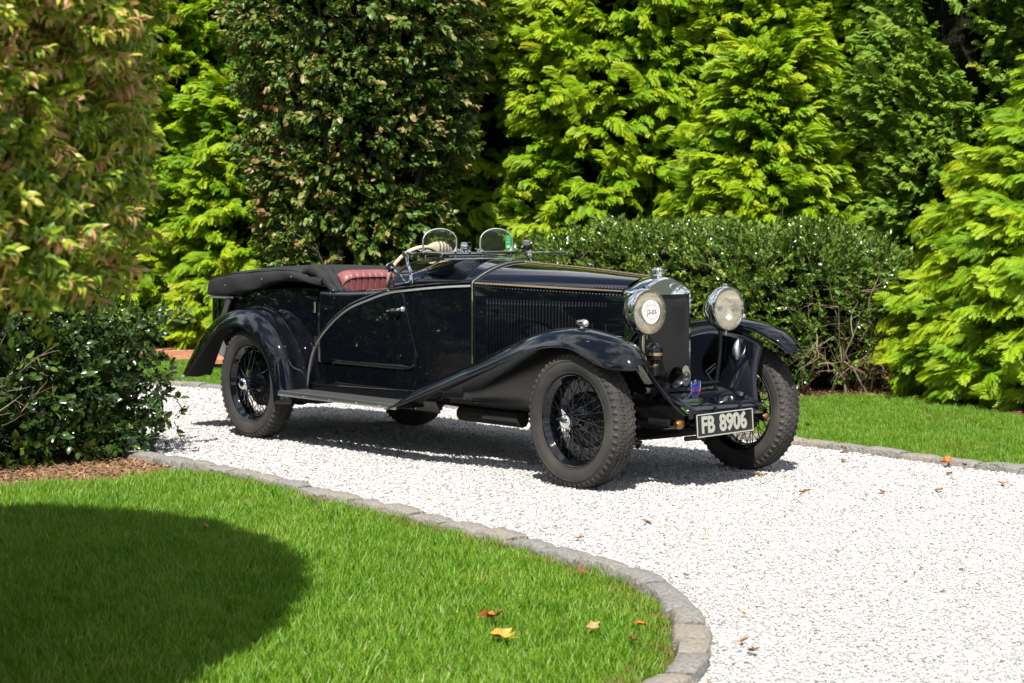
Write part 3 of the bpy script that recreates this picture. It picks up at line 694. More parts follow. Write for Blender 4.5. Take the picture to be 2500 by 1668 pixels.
# pale ribbed bundle on the wheel and its dark ribs
B = Vector((-2.13, -.02, 1.318)); rows = []
def bund(t, a): 
    r = .052*(math.sin(math.pi*min(.98, .06+.9*t))**.5); q = 1+.05*math.sin(a*2+t*5)
    return B+Vector((-.02*math.cos(a)*q-.02, (t-.42)*.235, r*math.sin(a)*q*.92-.16*max(0, t-.55)**1.6-.03*max(0, .3-t)+ .0))+Vector((r*math.cos(a), 0, 0))
m = MB(); m.grid([[bund(t, a) for a in np.linspace(0, 2*math.pi, 17)[:-1]] for t in np.linspace(0, 1, 25)], cv=True)
bu = obj('rim_wrap', m, CREAM, sw, 80)
m = MB()
for t in (.40, .52, .64, .75, .86): m.tube([bund(t+.015*math.sin(a), a)+Vector((.002*math.cos(a), 0, .002*math.sin(a))) for a in np.linspace(-1.6, 2.2, 18)], .0035, 6)
obj('wrap_binding', m, DARKSTRIPE, bu)

# ---- screen gear
XB = -1.85; ZB = 1.288
m = MB(); m.bbox((XB, .01, ZB), (.022, 1.02, .020), .004); m.bbox((XB-.012, .10, ZB-.018), (.016, .5, .010), .002)
wb_ = obj('windscreen_bar', m, mat('worn chrome', (.55, .56, .57), .16, 1), car)
m = MB()
for s in (-1, 1): m.bbox((XB+.19, s*.515, ZB+.003), (.40, .014, .018), .003)
m.bbox((XB+.385, 0, ZB-.028), (.008, 1.0, .006), .002); obj('folded_frame', m, CHROME, wb_)
m = MB(); m.grid([[(XB+.02, -.5, ZB-.024), (XB+.02, .5, ZB-.024)], [(XB+.38, -.5, ZB-.028), (XB+.38, .5, ZB-.028)]]); obj('folded_glass', m, GLASS, wb_, solid=.004)
for s in (-1, 1):
    m = MB(); m.tube(catmull([(XB+.005, s*.50, ZB+.012), (XB+.01, s*.505, ZB-.03), (XB+.035, s*.515, ZB-.07), (XB+.075, s*.525, ZB-.115), (XB+.085, s*.528, ZB-.165)], 16), [.014]*5+[.011]*5+[.013]*6, 8)
    m.tube([(XB+.085, s*.528, ZB-.165), (XB+.045, s*.54, ZB-.178), (XB-.02, s*.555, ZB-.12), (XB-.055, s*.575, ZB-.085)], .0065, 7)
    m.lathe([(-.02, 0), (-.02, .019), (.02, .019), (.02, 0)], 12, (XB, s*.505, ZB+.0), 'y')
    m.bbox((XB+.08, s*.530, ZB-.175), (.045, .012, .03), .003)
    m.tube([(XB-.01, s*.505, ZB), (XB-.01, s*.505, ZB+.075)], .0022, 5)
    obj('screen_pillar', m, CHROME, wb_)
    for k in (-1, 1):
        m = MB(); q = Vector((XB, s*.235+k*.12, ZB)); m.tube([q+Vector((0, 0, -.045)), q], .008, 8); m.lathe([(-.01, .012), (.012, .015), (.02, .008)], 10, q, 'z'); m.ball(q+Vector((0, k*.03, .022)), .009, 8, 5); m.tube([q+Vector((0, k*.03, .012)), q+Vector((.0, k*.055, .03))], .004, 6)
        obj('screen_clamp', m, CHROME, wb_)
mir = empty('door_mirror', (XB-.06, -.585, ZB-.085), 0, car)
m = MB(); m.lathe([(.006, 0), (.006, .026), (-.004, .029), (-.010, .028)], 24, (0, 0, 0), 'x'); obj('mirror_back', m, PAINT, mir)
m = MB(); m.lathe([(-.011, .026), (-.013, .030), (-.006, .0325), (.003, .030), (.003, .027)], 28, (0, 0, 0), 'x'); m.tube([(.008, 0, 0), (.03, .005, -.004)], .008, 8); m.ball((.008, 0, 0), .011, 8, 5); m.tube([(.006, .002, .026), (.004, .012, .03)], .006, 6); obj('mirror_rim', m, CHROME, mir)
for s, cy in ((-1, -.235), (1, .235)):
    asn = empty('aero_screen', (XB, cy, ZB+.012), 0, car)
    out = [(-.132, .075), (-.134, .03), (-.122, .006), (-.10, .0)] + [(.10, 0), (.122, .006), (.134, .03), (.132, .075)] + [(.134*math.cos(a), .075+.074*math.sin(a)) for a in np.linspace(0, math.pi, 26)[1:-1]]
    n = len(out)
    m = MB(); m.add([(-.002-.1*z*0, y, z) for y, z in out]+[(.002, y, z) for y, z in out], [tuple(range(n))[::-1], tuple(range(n, 2*n))]); obj('glass', m, GLASS, asn, 0)
    m = MB(); m.tube([(0, y, z) for y, z in out[7:]+out[:1]], .0028, 6); obj('glass_edge', m, mat('ground glass edge', (.55, .66, .62), .2), asn)
    m = MB()
    for k in (-1, 1): m.tube([(0, k*.134, -.004), (0, k*.136, .04), (0, k*.135, .088)], .0062, 6)
    m.tube(catmull([(0, -.133, .03), (0, -.12, .006), (0, -.09, -.001), (0, 0, -.002), (0, .09, -.001), (0, .12, .006), (0, .133, .03)], 24), .005, 6)
    obj('screen_frame', m, ALU, asn)
    if s > 0:
        m = MB(); o2 = [(-.024, -.042), (.024, -.042), (.024, .026)]+[(.024*math.cos(a), .026+.020*math.sin(a)) for a in np.linspace(0, math.pi, 10)[1:-1]]+[(-.024, .026)]
        m.add([(.004, .098+y, .062+z) for y, z in o2], [tuple(range(len(o2)))]); tg = obj('screen_tag', m, GREEN, asn, 0, solid=.001)
        m = MB(); m.box((.0052, .098, .030), (.001, .028, .020)); m.box((.0052, .098, .055), (.001, .036, .003)); m.box((.0052, .098, .062), (.001, .030, .003))
        m.lathe([(0, .010), (.0005, .010), (.0005, .013), (0, .013)], 16, (.0052, .098, .084), 'x'); obj('tag_print', m, PALEGREEN, tg, 0)
m = MB(); m.bbox((XB, -.02, ZB+.045), (.012, .085, .055), .006); im = obj('inner_mirror', m, mat('mirror face', (.7, .72, .72), .05, 1), car)
m = MB(); m.tube([(XB, -.02, ZB), (XB-.01, -.02, ZB+.03)], .008, 8); m.ball((XB, -.055, ZB+.012), .013, 8, 5); m.ball((XB+.01, .0, ZB+.01), .012, 8, 5); m.tube([(XB+.012, .0, ZB+.005), (XB+.012, -.01, ZB+.05)], .004, 6); obj('mirror_stalk', m, CHROME, im)
m = MB(); m.bbox((XB, .495, ZB+.036), (.05, .066, .030), .008); wm = obj('wiper_motor', m, PAINT2, car)
m = MB(); m.lathe([(0, .030), (.026, .029), (.034, .022), (.036, 0)], 8, (XB, .495, ZB+.05), 'z'); obj('motor_cover', m, mat('grey motor cover', (.10, .10, .105), .45), wm)
m = MB(); m.tube([(XB, .488, ZB+.088), (XB, .485, ZB+.105), (XB, .503, ZB+.108)], .005, 6); m.ball((XB, .458, ZB+.04), .010, 8, 5); obj('motor_knob', m, CHROME, wm)
# ================================================================ scatter (one object = points + instanced clumps)
def euler_from(d, roll):
    d = d/np.linalg.norm(d, axis=1, keepdims=True); return np.stack([roll, -np.arcsin(np.clip(d[:, 2], -1, 1)), np.arctan2(d[:, 1], d[:, 0])], 1)
def source(name, v, f, m, tint=None, smooth=0):
    me = bpy.data.meshes.new(name); me.from_pydata([tuple(p) for p in v], [], f); me.materials.append(m)
    if tint is not None:
        a = me.attributes.new('tint', 'FLOAT', 'POINT'); a.data.foreach_set('value', np.array(tint, np.float32))
    if smooth: me.shade_smooth()
    return bpy.data.objects.new(name, me)
_groups = {}
def scatter(name, P, rot, scl, srcs, parent=None, idx=None, kind='stuff'):
    P = np.asarray(P, np.float32); n = len(P)
    me = bpy.data.meshes.new(name); me.vertices.add(n); me.vertices.foreach_set('co', P.ravel())
    a = me.attributes.new('rot', 'FLOAT_VECTOR', 'POINT'); a.data.foreach_set('vector', np.asarray(rot, np.float32).ravel())
    a = me.attributes.new('scl', 'FLOAT', 'POINT'); a.data.foreach_set('value', np.asarray(scl, np.float32))
    a = me.attributes.new('idx', 'INT', 'POINT'); a.data.foreach_set('value', np.asarray(idx if idx is not None else rng.integers(0, len(srcs), n), np.int32))
    o = bpy.data.objects.new(name, me); COL.objects.link(o)
    if parent: o.parent = parent
    key = tuple(s.name for s in srcs)
    if key not in _groups:
        g = bpy.data.node_groups.new('scatter', 'GeometryNodeTree'); g.interface.new_socket('Geometry', in_out='INPUT', socket_type='NodeSocketGeometry'); g.interface.new_socket('Geometry', in_out='OUTPUT', socket_type='NodeSocketGeometry')
        N = g.nodes.new; L = g.links.new; gi, go = N('NodeGroupInput'), N('NodeGroupOutput'); iop = N('GeometryNodeInstanceOnPoints'); jn = N('GeometryNodeJoinGeometry')
        for s in srcs[::-1]:
            oi = N('GeometryNodeObjectInfo'); oi.inputs['Object'].default_value = s; oi.inputs['As Instance'].default_value = True; L(oi.outputs['Geometry'], jn.inputs[0])
        at = {}
        for nm, ty in (('rot', 'FLOAT_VECTOR'), ('scl', 'FLOAT'), ('idx', 'INT')):
            q = N('GeometryNodeInputNamedAttribute'); q.data_type = ty; q.inputs['Name'].default_value = nm; at[nm] = q.outputs['Attribute']
        er = N('FunctionNodeEulerToRotation'); L(at['rot'], er.inputs[0])
        L(gi.outputs[0], iop.inputs['Points']); L(jn.outputs[0], iop.inputs['Instance']); iop.inputs['Pick Instance'].default_value = True
        L(at['idx'], iop.inputs['Instance Index']); L(er.outputs[0], iop.inputs['Rotation']); L(at['scl'], iop.inputs['Scale']); L(iop.outputs[0], go.inputs[0]); _groups[key] = g
    md = o.modifiers.new('scatter', 'NODES'); md.node_group = _groups[key]
    if kind: o['kind'] = kind
    return o
def in_poly(P, poly):
    x, y = P[:, 0], P[:, 1]; r = np.zeros(len(P), bool); q = np.array(poly)[:, :2]
    for (x1, y1), (x2, y2) in zip(q, np.roll(q, -1, 0)):
        c = ((y1 > y) != (y2 > y)); r ^= c & (x < (x2-x1)*(y-y1)/np.where(y2 == y1, 1e-9, y2-y1)+x1)
    return r
_f = np.array([math.cos(YAW), math.sin(YAW)]); _r = np.array([math.sin(YAW), -math.cos(YAW)]); _c = np.array(CAM[:2])
def seen(P, margin=.12):       # ground that the camera, or one a step beside it, can see
    d = P[:, :2]-_c; z = d@_f; return (z > 4.6) & (np.abs(d@_r) < z*(.2635+margin*.5)+margin*3)
def dist(P): return (P[:, :2]-_c)@_f

# ================================================================ the ground
NEAR = catmull([(-16, -1.9), (-9, -1.85), (-5, -1.81), (-2.43, -1.80), (-1.37, -1.84), (-.19, -1.965), (.53, -2.04), (1.24, -2.13), (1.89, -2.237), (2.26, -2.327), (2.607, -2.48), (2.973, -2.73), (3.377, -3.08), (3.646, -3.38), (3.80, -3.66), (3.90, -4.05), (3.90, -4.6), (3.75, -5.4), (3.4, -6.6), (2.9, -8.5), (2.4, -12)], 400)
FAR = catmull([(-16, -4.5), (-12, -.9), (-10, .25), (-8.4, .86), (-7, 1.16), (-5, 1.55), (-3, 1.79), (-.7, 1.82), (.0, 1.80), (.6, 1.735), (1.27, 1.70), (2.5, 1.66), (5, 1.62), (14, 1.5)], 400)
def inset(C, d):
    T = np.gradient(C, axis=0); T /= np.linalg.norm(T, axis=1, keepdims=True); return C + np.stack([-T[:, 1], T[:, 0]], 1)*d
def sheet(name, poly, z, m, kind='structure', parent=None):
    V = [Vector((float(p[0]), float(p[1]), z)) for p in poly]; F = []
    for q in tessellate_polygon([V]):
        n = (V[q[1]]-V[q[0]]).cross(V[q[2]]-V[q[0]]).z; F.append(tuple(q) if n > 0 else tuple(q)[::-1])
    me = bpy.data.meshes.new(name); me.from_pydata([v[:] for v in V], [], F); me.materials.append(m); o = bpy.data.objects.new(name, me); COL.objects.link(o); o['kind'] = kind
    if parent: o.parent = parent
    return o
SOIL = mat('garden soil', (.03, .03, .015), .9, noise=(1.3, (.02, .035, .01), .4, .6), bump=(30, .6, .02))
TURF = mat('turf under blades', (.07, .11, .02), .9, noise=(2.0, (.055, .075, .018), .4, .65), bump=(60, .8, .02))
def gravel_mat():
    m = mat('white crushed stone', (.6, .57, .55), .85, 0, .2); t = m.node_tree; b = t.nodes['Principled BSDF']; co = t.nodes.new('ShaderNodeTexCoord')
    v = t.nodes.new('ShaderNodeTexVoronoi'); v.inputs['Scale'].default_value = 75; t.links.new(co.outputs['Object'], v.inputs['Vector'])
    sp = t.nodes.new('ShaderNodeSeparateColor'); t.links.new(v.outputs['Color'], sp.inputs[0])
    r = t.nodes.new('ShaderNodeValToRGB'); e = r.color_ramp.elements; e[0].color = (.16, .15, .14, 1); e[0].position = .0; e[1].position = .2; e[1].color = (.40, .39, .38, 1); q = e.new(1.0); q.color = (.50, .49, .48, 1)
    t.links.new(sp.outputs[0], r.inputs['Fac']); t.links.new(r.outputs['Color'], b.inputs['Base Color'])
    k = t.nodes.new('ShaderNodeBump'); k.inputs['Strength'].default_value = .9; k.inputs['Distance'].default_value = .012; k.invert = True
    t.links.new(v.outputs['Distance'], k.inputs['Height']); t.links.new(k.outputs['Normal'], b.inputs['Normal'])
    return m
GRAV = gravel_mat()
MULCH = mat('bark mulch bed', (.17, .10, .055), .95, noise=(45, (.07, .042, .025), .35, .65), bump=(70, 1, .03))
sheet('ground', [(-400, -400), (400, -400), (400, 400), (-400, 400)], -.09, SOIL)
drive = [tuple(p) for p in NEAR[::4]]+[(14, -14)]+[tuple(p) for p in FAR[::-4]]
sheet('gravel_drive', drive, 0.0, GRAV)
near_in = inset(NEAR, -.118); far_in = inset(FAR, .13)
i0 = int(np.argmin(np.abs(near_in[:, 0]+1.93)))
NLAWN = [(-1.97, -2.06)]+[tuple(p) for p in near_in[i0+1::3]]+[(-3.6, -12), (-3.2, -6), (-2.35, -3.7), (-2.12, -3.15), (-1.95, -2.70), (-1.96, -2.28)]
MUL1 = [(-9, -2.0)]+[tuple(p) for p in near_in[110:i0:6]]+NLAWN[:1]+NLAWN[:-5:-1]+[(-2.8, -4.8), (-9, -4.8)]
FL_BACK = [(14, 3.6), (4, 3.9), (1.0, 4.1), (-.6, 4.45), (-1.5, 5.0), (-2.27, 5.38), (-2.9, 5.1), (-3.05, 4.5), (-3.6, 4.25), (-6, 4.1), (-8.0, 3.0), (-9.2, 2.3), (-10.35, 3.15), (-10.72, 2.73), (-11.4, 1.9), (-13, .4)]
j0 = int(np.argmin(np.abs(far_in[:, 0]+12.6)))
FLAWN = [tuple(p) for p in far_in[j0::4]]+FL_BACK
MUL2 = [(14, 3.6)]+FL_BACK[1:12]+[(-9.6, 6), (-14, 12), (14, 12)]
sheet('lawn', NLAWN, -.014, TURF); sheet('lawn', FLAWN, -.012, TURF)
sheet('mulch_bed', MUL1, -.019, MULCH); sheet('mulch_bed', MUL2, -.020, MULCH)

# ---- gravel stones
STONE = leaf_mat('stone chips', [(0, (.09, .082, .08)), (.08, (.21, .20, .195)), (.19, (.37, .36, .355)), (.45, (.45, .442, .44)), (.85, (.51, .50, .50)), (1, (.42, .36, .32))], .75, .25, 0.0)
def stone_src(i, red):
    bm = bmesh.new(); bmesh.ops.create_icosphere(bm, subdivisions=1, radius=.5)
    if red: bmesh.ops.dissolve_limit(bm, angle_limit=R(20), verts=bm.verts, edges=bm.edges)
    for v in bm.verts: v.co = Vector((v.co.x*random.uniform(.8, 1.45), v.co.y*random.uniform(.6, 1.05), v.co.z*random.uniform(.45, .95)))
    v = [p.co[:] for p in bm.verts]; f = [[q.index for q in p.verts] for p in bm.faces]; bm.free(); t = random.random()
    return source('stone', v, f, STONE, [t]*len(v))
stones = [stone_src(i, False) for i in range(9)]
def fill(poly, dens, box, maxn=600000, margin=.12):
    n = int((box[1]-box[0])*(box[3]-box[2])*dens); P = np.stack([rng.uniform(box[0], box[1], n), rng.uniform(box[2], box[3], n), np.zeros(n)], 1)
    return P[in_poly(P, poly) & seen(P, margin)]
P = fill(drive, 4600, (-13, 7.5, -6, 1.9)); d = dist(P)
keep = rng.random(len(P)) < np.clip((9.5/np.maximum(d, 1))**2.2, .10, 1); P = P[keep]; d = d[keep]
s = rng.lognormal(math.log(.0115), .30, len(P))*np.clip(d/9.5, .8, 1.7)**.8; P[:, 2] = rng.uniform(.000, .006, len(P))
scatter('gravel', P, rng.uniform(-3.14, 3.14, (len(P), 3))*np.array([.25, .25, 1]), s, stones)

# ---- grass
GRASS = leaf_mat('grass blades', [(0, (.070, .19, .009)), (.35, (.125, .275, .014)), (.65, (.190, .345, .024)), (.88, (.275, .375, .055)), (1, (.46, .40, .17))], .45, .4, .4, (1.0, 1.0, .40), .5, 1.3)
DRY = leaf_mat('straw blades', [(0, (.30, .22, .08)), (.5, (.22, .19, .06)), (1, (.12, .17, .03))], .6, .2, .3)
def tuft(n, h, rad, m, lean=.5, wid=1.0):
    v, f, t = [], [], []
    for i in range(n):
        a = random.uniform(0, 6.283); r = rad*math.sqrt(random.random()); b = random.uniform(0, 6.283); x, y = r*math.cos(a), r*math.sin(a)
        H = h*random.uniform(.55, 1.15); w = random.uniform(.0014, .0026)*wid; ln = random.uniform(.1, lean)*H; dx, dy = math.cos(b), math.sin(b); px, py = -dy*w, dx*w
        c = b+random.uniform(-.6, .6); o = len(v); tt = random.random()
        v += [(x-px, y-py, -.01), (x+px, y+py, -.01), (x+dx*ln*.35-px*.9, y+dy*ln*.35-py*.9, H*.55), (x+dx*ln*.35+px*.9, y+dy*ln*.35+py*.9, H*.55), (x+math.cos(c)*ln, y+math.sin(c)*ln, H)]
        f += [(o, o+1, o+3, o+2), (o+2, o+3, o+4)]; t += [tt]*5
    return source('tuft', v, f, m, t)
tufts = [tuft(30, .060, .055, GRASS, .9) for _ in range(5)]+[tuft(26, .036, .055, DRY, 1.2) for _ in range(2)]
def grow(name, poly, dens, box, z, edge, margin=.12, hs=1.0, drypatch=.0):
    P = fill(poly, dens, box, margin=margin); d = np.min(np.linalg.norm(P[:, None, :2]-edge[None, ::4], axis=2), axis=1)
    g = np.sin(P[:, 0]*2.3+1)*np.sin(P[:, 1]*2.9+.5*P[:, 0])+.5*np.sin(P[:, 0]*6.1+P[:, 1]*5.2)
    dry = (rng.random(len(P)) < np.clip(1.0-d/.24, 0, .8)) | (rng.random(len(P)) < drypatch*np.clip(g-.2, 0, 1))
    idx = np.where(dry, rng.integers(5, 7, len(P)), rng.integers(0, 5, len(P)))
    P[:, 2] = z; rot = np.stack([rng.normal(0, .10, len(P)), rng.normal(0, .10, len(P)), rng.uniform(0, 6.28, len(P))], 1)
    sc = hs*rng.uniform(.75, 1.2, len(P))*(1+.13*g)*np.where(dry, 1, np.clip(.58+d*2.2, .58, 1))
    return scatter(name, P, rot, sc, tufts, idx=idx)
tag(grow('grass', NLAWN, 700, (-3, 4, -9, -1.9), -.014, np.vstack([near_in, np.array(catmull(NLAWN[-6:]+NLAWN[:1], 60))]), drypatch=.14), 'short mown grass of the near lawn inside the curved kerb')
tag(grow('grass', FLAWN, 420, (-13, 4, .6, 5.6), -.012, far_in, hs=.72, drypatch=.45), 'short mown grass of the far lawn behind the car')

# ---- mulch chips
CHIP = leaf_mat('bark chips', [(0, (.08, .045, .025)), (.4, (.22, .13, .07)), (.75, (.34, .21, .12)), (1, (.48, .33, .21))], .9, .15, 0)
def chip():
    l, w, h = random.uniform(.02, .05), random.uniform(.003, .008), random.uniform(.002, .005)
    m = MB().box((0, 0, 0), (l, w, h)); v = [Vector(p)+Vector((0, random.uniform(-.3, .3)*w, random.uniform(-.4, .4)*h)) for p in m.v]; t = random.random(); return source('chip', v, m.f, CHIP, [t]*len(v))
chips = [chip() for _ in range(8)]
for poly, box, dn, z in ((MUL1, (-6, -1.8, -6, -1.9), 2600, -.014), (MUL2, (-9, 4, 3.6, 8), 900, -.014)):
    P = fill(poly, dn, box); P[:, 2] = z+rng.uniform(0, .018, len(P))
    scatter('bark_chips', P, np.stack([rng.normal(0, .3, len(P)), rng.normal(0, .3, len(P)), rng.uniform(0, 6.28, len(P))], 1), rng.uniform(.6, 1.4, len(P)), chips)

P = fill(drive, 16, (-9, 7.5, -6, 1.75)); e = np.min(np.linalg.norm(P[:, None, :2]-np.vstack([NEAR, FAR])[None, ::5], axis=2), axis=1)
Q = fill(drive, 150, (-9, 7.5, -6, 1.75)); e = np.min(np.linalg.norm(Q[:, None, :2]-np.vstack([NEAR, FAR])[None, ::5], axis=2), axis=1); P = np.vstack([P, Q[e < .09]]); P[:, 2] = .012
scatter('leaf_crumbs', P, np.stack([rng.normal(0, .3, len(P)), rng.normal(0, .3, len(P)), rng.uniform(0, 6.28, len(P))], 1), rng.uniform(.3, .75, len(P)), chips)

# ---- kerbs: every granite sett an object of its own
def granite(name, c, c2): return mat(name, c, .85, 0, .25, noise=(70, c2, .35, .68), bump=(45, 1, .014))
GRAN = [granite('granite', (.255, .24, .215), (.15, .14, .125)), granite('granite warm', (.27, .245, .21), (.165, .15, .125)), granite('granite grey', (.235, .23, .215), (.135, .13, .125))]
def sett_kerb(name, C, w, side, z0, z1, s0, s1, lab, ln=(.24, .34)):
    k = empty(name, (float(C[len(C)//2][0]), float(C[len(C)//2][1]), 0)); tag(k, lab, None, None, 'structure')
    off = Vector(k.location); D = np.r_[0, np.cumsum(np.linalg.norm(np.diff(C, axis=0), axis=1))]; T = np.gradient(C, axis=0); T /= np.linalg.norm(T, axis=1, keepdims=True)
    g = lambda s: (np.array([np.interp(s, D, C[:, 0]), np.interp(s, D, C[:, 1])]), np.array([np.interp(s, D, T[:, 0]), np.interp(s, D, T[:, 1])]))
    s = s0
    while s < s1:
        L = random.uniform(*ln); e = s+L-.016; jz = random.uniform(-.007, .007); jw = random.uniform(-.010, .012); jo = random.uniform(-.010, .008); rows = []
        nl = 5
        for i in range(nl+1):
            p, t = g(s+.0+(e-s)*i/nl); nrm = np.array([-t[1], t[0]])*side; ei = .010 if i in (0, nl) else 0
            prof = [(0+jo, z0), (-.004+jo, (z0+z1)/2), (.001+jo, z1-.012-ei), (.010+jo, z1-.002-ei), (w*.5, z1-ei+.001), (w+jw-.012, z1-.003-ei), (w+jw-.002, z1-.014-ei), (w+jw+.004, (z0+z1)/2), (w+jw, z0)]
            rows.append([Vector((*(float(q) for q in p+nrm*(a+random.gauss(0, .0030))), b+jz+random.gauss(0, .0022)))-off for a, b in prof])
        m = MB(); m.grid(rows); m.cap(rows[0][::-1]); m.cap(rows[-1]); obj('kerb_stone', m, random.choice(GRAN), k, 50, fixn=False)
        s = e+.016
    return k
Dn = np.r_[0, np.cumsum(np.linalg.norm(np.diff(NEAR, axis=0), axis=1))]; Df = np.r_[0, np.cumsum(np.linalg.norm(np.diff(FAR, axis=0), axis=1))]
sx = lambda D, C, x: float(D[np.argmin(np.abs(C[:, 0]-x))])
sett_kerb('kerb', NEAR, .116, -1, -.10, .042, sx(Dn, NEAR[:250], -5.5), sx(Dn, NEAR[:250], 3.6)+2.2, 'curved granite kerb between the near lawn and the gravel')
sett_kerb('kerb', FAR, .125, 1, -.08, .046, sx(Df, FAR, -11.5), sx(Df, FAR, 3.2), 'straight granite kerb along the far lawn behind the car', (.22, .36))

# ---- brick path far behind the car
bp_ = empty('brick_path', (-11.6, 3.4, 0)); tag(bp_, 'red brick path crossing behind the lawn', None, None, 'structure')
BR = [mat('brick', (.36, .155, .075), .85, noise=(30, (.27, .10, .05), .35, .65), bump=(60, .5, .006)), mat('brick pale', (.45, .22, .12), .85, noise=(30, (.33, .15, .08), .35, .65)), mat('brick dark', (.27, .11, .06), .85)]
bm_ = [MB().bbox((0, 0, 0), (.30, .145, .06), .007).mesh('brick', k, 0) for k in BR]
ang = math.atan2(_r[1], _r[0])
for i in range(18):
    for j in range(13):
        o = bpy.data.objects.new('brick', random.choice(bm_)); COL.objects.link(o); o.parent = bp_
        l = (j-6+(.5 if i % 2 else 0))*.312; dd = (i-8)*.158
        o.location = (_f[0]*dd+_r[0]*l, _f[1]*dd+_r[1]*l, random.uniform(-.004, .004)); o.rotation_euler = (random.gauss(0, .008), random.gauss(0, .008), ang+random.gauss(0, .01))

# ================================================================ planting
BARK = mat('bark', (.13, .095, .07), .9, noise=(12, (.07, .05, .04), .4, .6), bump=(25, .9, .02)); PALEBARK = mat('grey bark', (.20, .18, .15), .85, noise=(9, (.11, .10, .085), .4, .6), bump=(30, .6, .01))
DEADT = mat('bare twigs', (.24, .185, .115), .8, noise=(8, (.13, .10, .065), .4, .6))
THUJA = leaf_mat('bright conifer sprays', [(0, (.042, .12, .005)), (.3, (.120, .265, .007)), (.6, (.240, .40, .009)), (.88, (.375, .49, .012)), (1, (.42, .40, .03))], .5, .25, .28, (1.0, 1.0, .3), .35, .9)
ARBOR = leaf_mat('blue green conifer sprays', [(0, (.07, .16, .014)), (.4, (.155, .29, .028)), (.8, (.25, .38, .038)), (.93, (.30, .40, .045)), (1, (.58, .34, .03))], .55, .22, .28, None, .35, 1.2)
INNER = mat('dead twigs darkened as shade', (.014, .013, .008), 1.0, 0, .02, noise=(3, (.008, .011, .004), .4, .6), bump=(9, 1, .15))  # dead-twig brown taken near black, standing in for shade behind the leaves
def rot2(x, y, a): return x*math.cos(a)-y*math.sin(a), x*math.sin(a)+y*math.cos(a)
def spray(v, f, t, M, L, wd, tb, drop, lobes=True):
    """one flat spray: axis and alternate side fingers"""
    def quad(x, y, a, l, w, sag, tt):
        o = len(v); c, s_ = math.cos(a), math.sin(a)
        for (p, q) in ((0, 0), (l*.5, -w), (l, 0), (l*.5, w)):
            X, Y = x+p*c-q*s_, y+p*s_+q*c; d = math.hypot(X, Y); v.append(M @ Vector((X, Y, -drop*d*d-sag*p))); t.append(min(1, max(0, tt+.25*(p/l if l else 0))))
        f.append((o, o+1, o+2, o+3))
    quad(0, 0, 0, L, wd*.5, 0, tb)
    n = 8
    for i in range(n):
        x = L*(.10+.80*i/n); l = L*(.50*(1-.62*i/n))*random.uniform(.85, 1.15)
        for s in (-1, 1):
            a = s*random.uniform(.62, .9); q = random.uniform(-.1, .1); quad(x+.02*L*s, 0, a, l, wd*.75, .15, tb+q+.15)
            if lobes:
                for u, m_ in ((.25, -1), (.38, 1), (.56, -1), (.70, 1)): quad(x+.02*L*s+l*u*math.cos(a), l*u*math.sin(a), a+s*m_*-.62, l*(.58-.36*u), wd*.55, .2, tb+q+.25)
def plume(m, L=.72, ns=34, droop=.55, wd=.0080, up=.25, lobes=True, roll=.5):
    v, f, t = [], [], []
    c = lambda u: Vector((L*u, .03*math.sin(u*5), up*L*u*(1-.5*u)-droop*L*.30*u**3))
    tw = MB(); tw.tube([c(u) for u in np.linspace(0, .97, 7)], [.006*(1-.85*u) for u in np.linspace(0, 1, 7)], 4)
    for i in range(ns):
        u = .12+.86*i/(ns-1); s = -1 if i % 2 else 1; p = c(u); T = (c(min(1, u+.03))-c(u-.03)).normalized()
        a = s*(random.uniform(.75, 1.15)*(1-u)**.6+.06); d = Vector((T.x*math.cos(a), math.sin(a), T.z*math.cos(a)-.15+random.uniform(-.35, .25))).normalized()
        N = Vector((random.gauss(.25, .25), random.gauss(s*.25, roll), 1)); Y = N.cross(d).normalized(); Z = d.cross(Y)
        M = Matrix.Translation(p) @ Matrix(((d.x, Y.x, Z.x), (d.y, Y.y, Z.y), (d.z, Y.z, Z.z))).to_4x4()
        spray(v, f, t, M, random.uniform(.24, .36)*(1.05-.35*u)*L, wd*L, .05+.5*u+random.uniform(-.1, .1), random.uniform(.9, 2.2)/L, lobes)
    o = source('plume', [p[:] for p in v], f, m, t)
    return o
def lump(P, k=1.0): return (np.sin(P[:, 0]*2.6*k+1.3*P[:, 2]*k+.7)*np.sin(P[:, 1]*2.9*k+2.1)+.6*np.sin(P[:, 2]*3.4*k+P[:, 0]*1.7*k+P[:, 1]*.8))/1.6
def toward_cam(x, y): return math.atan2(CAM.y-y, CAM.x-x)
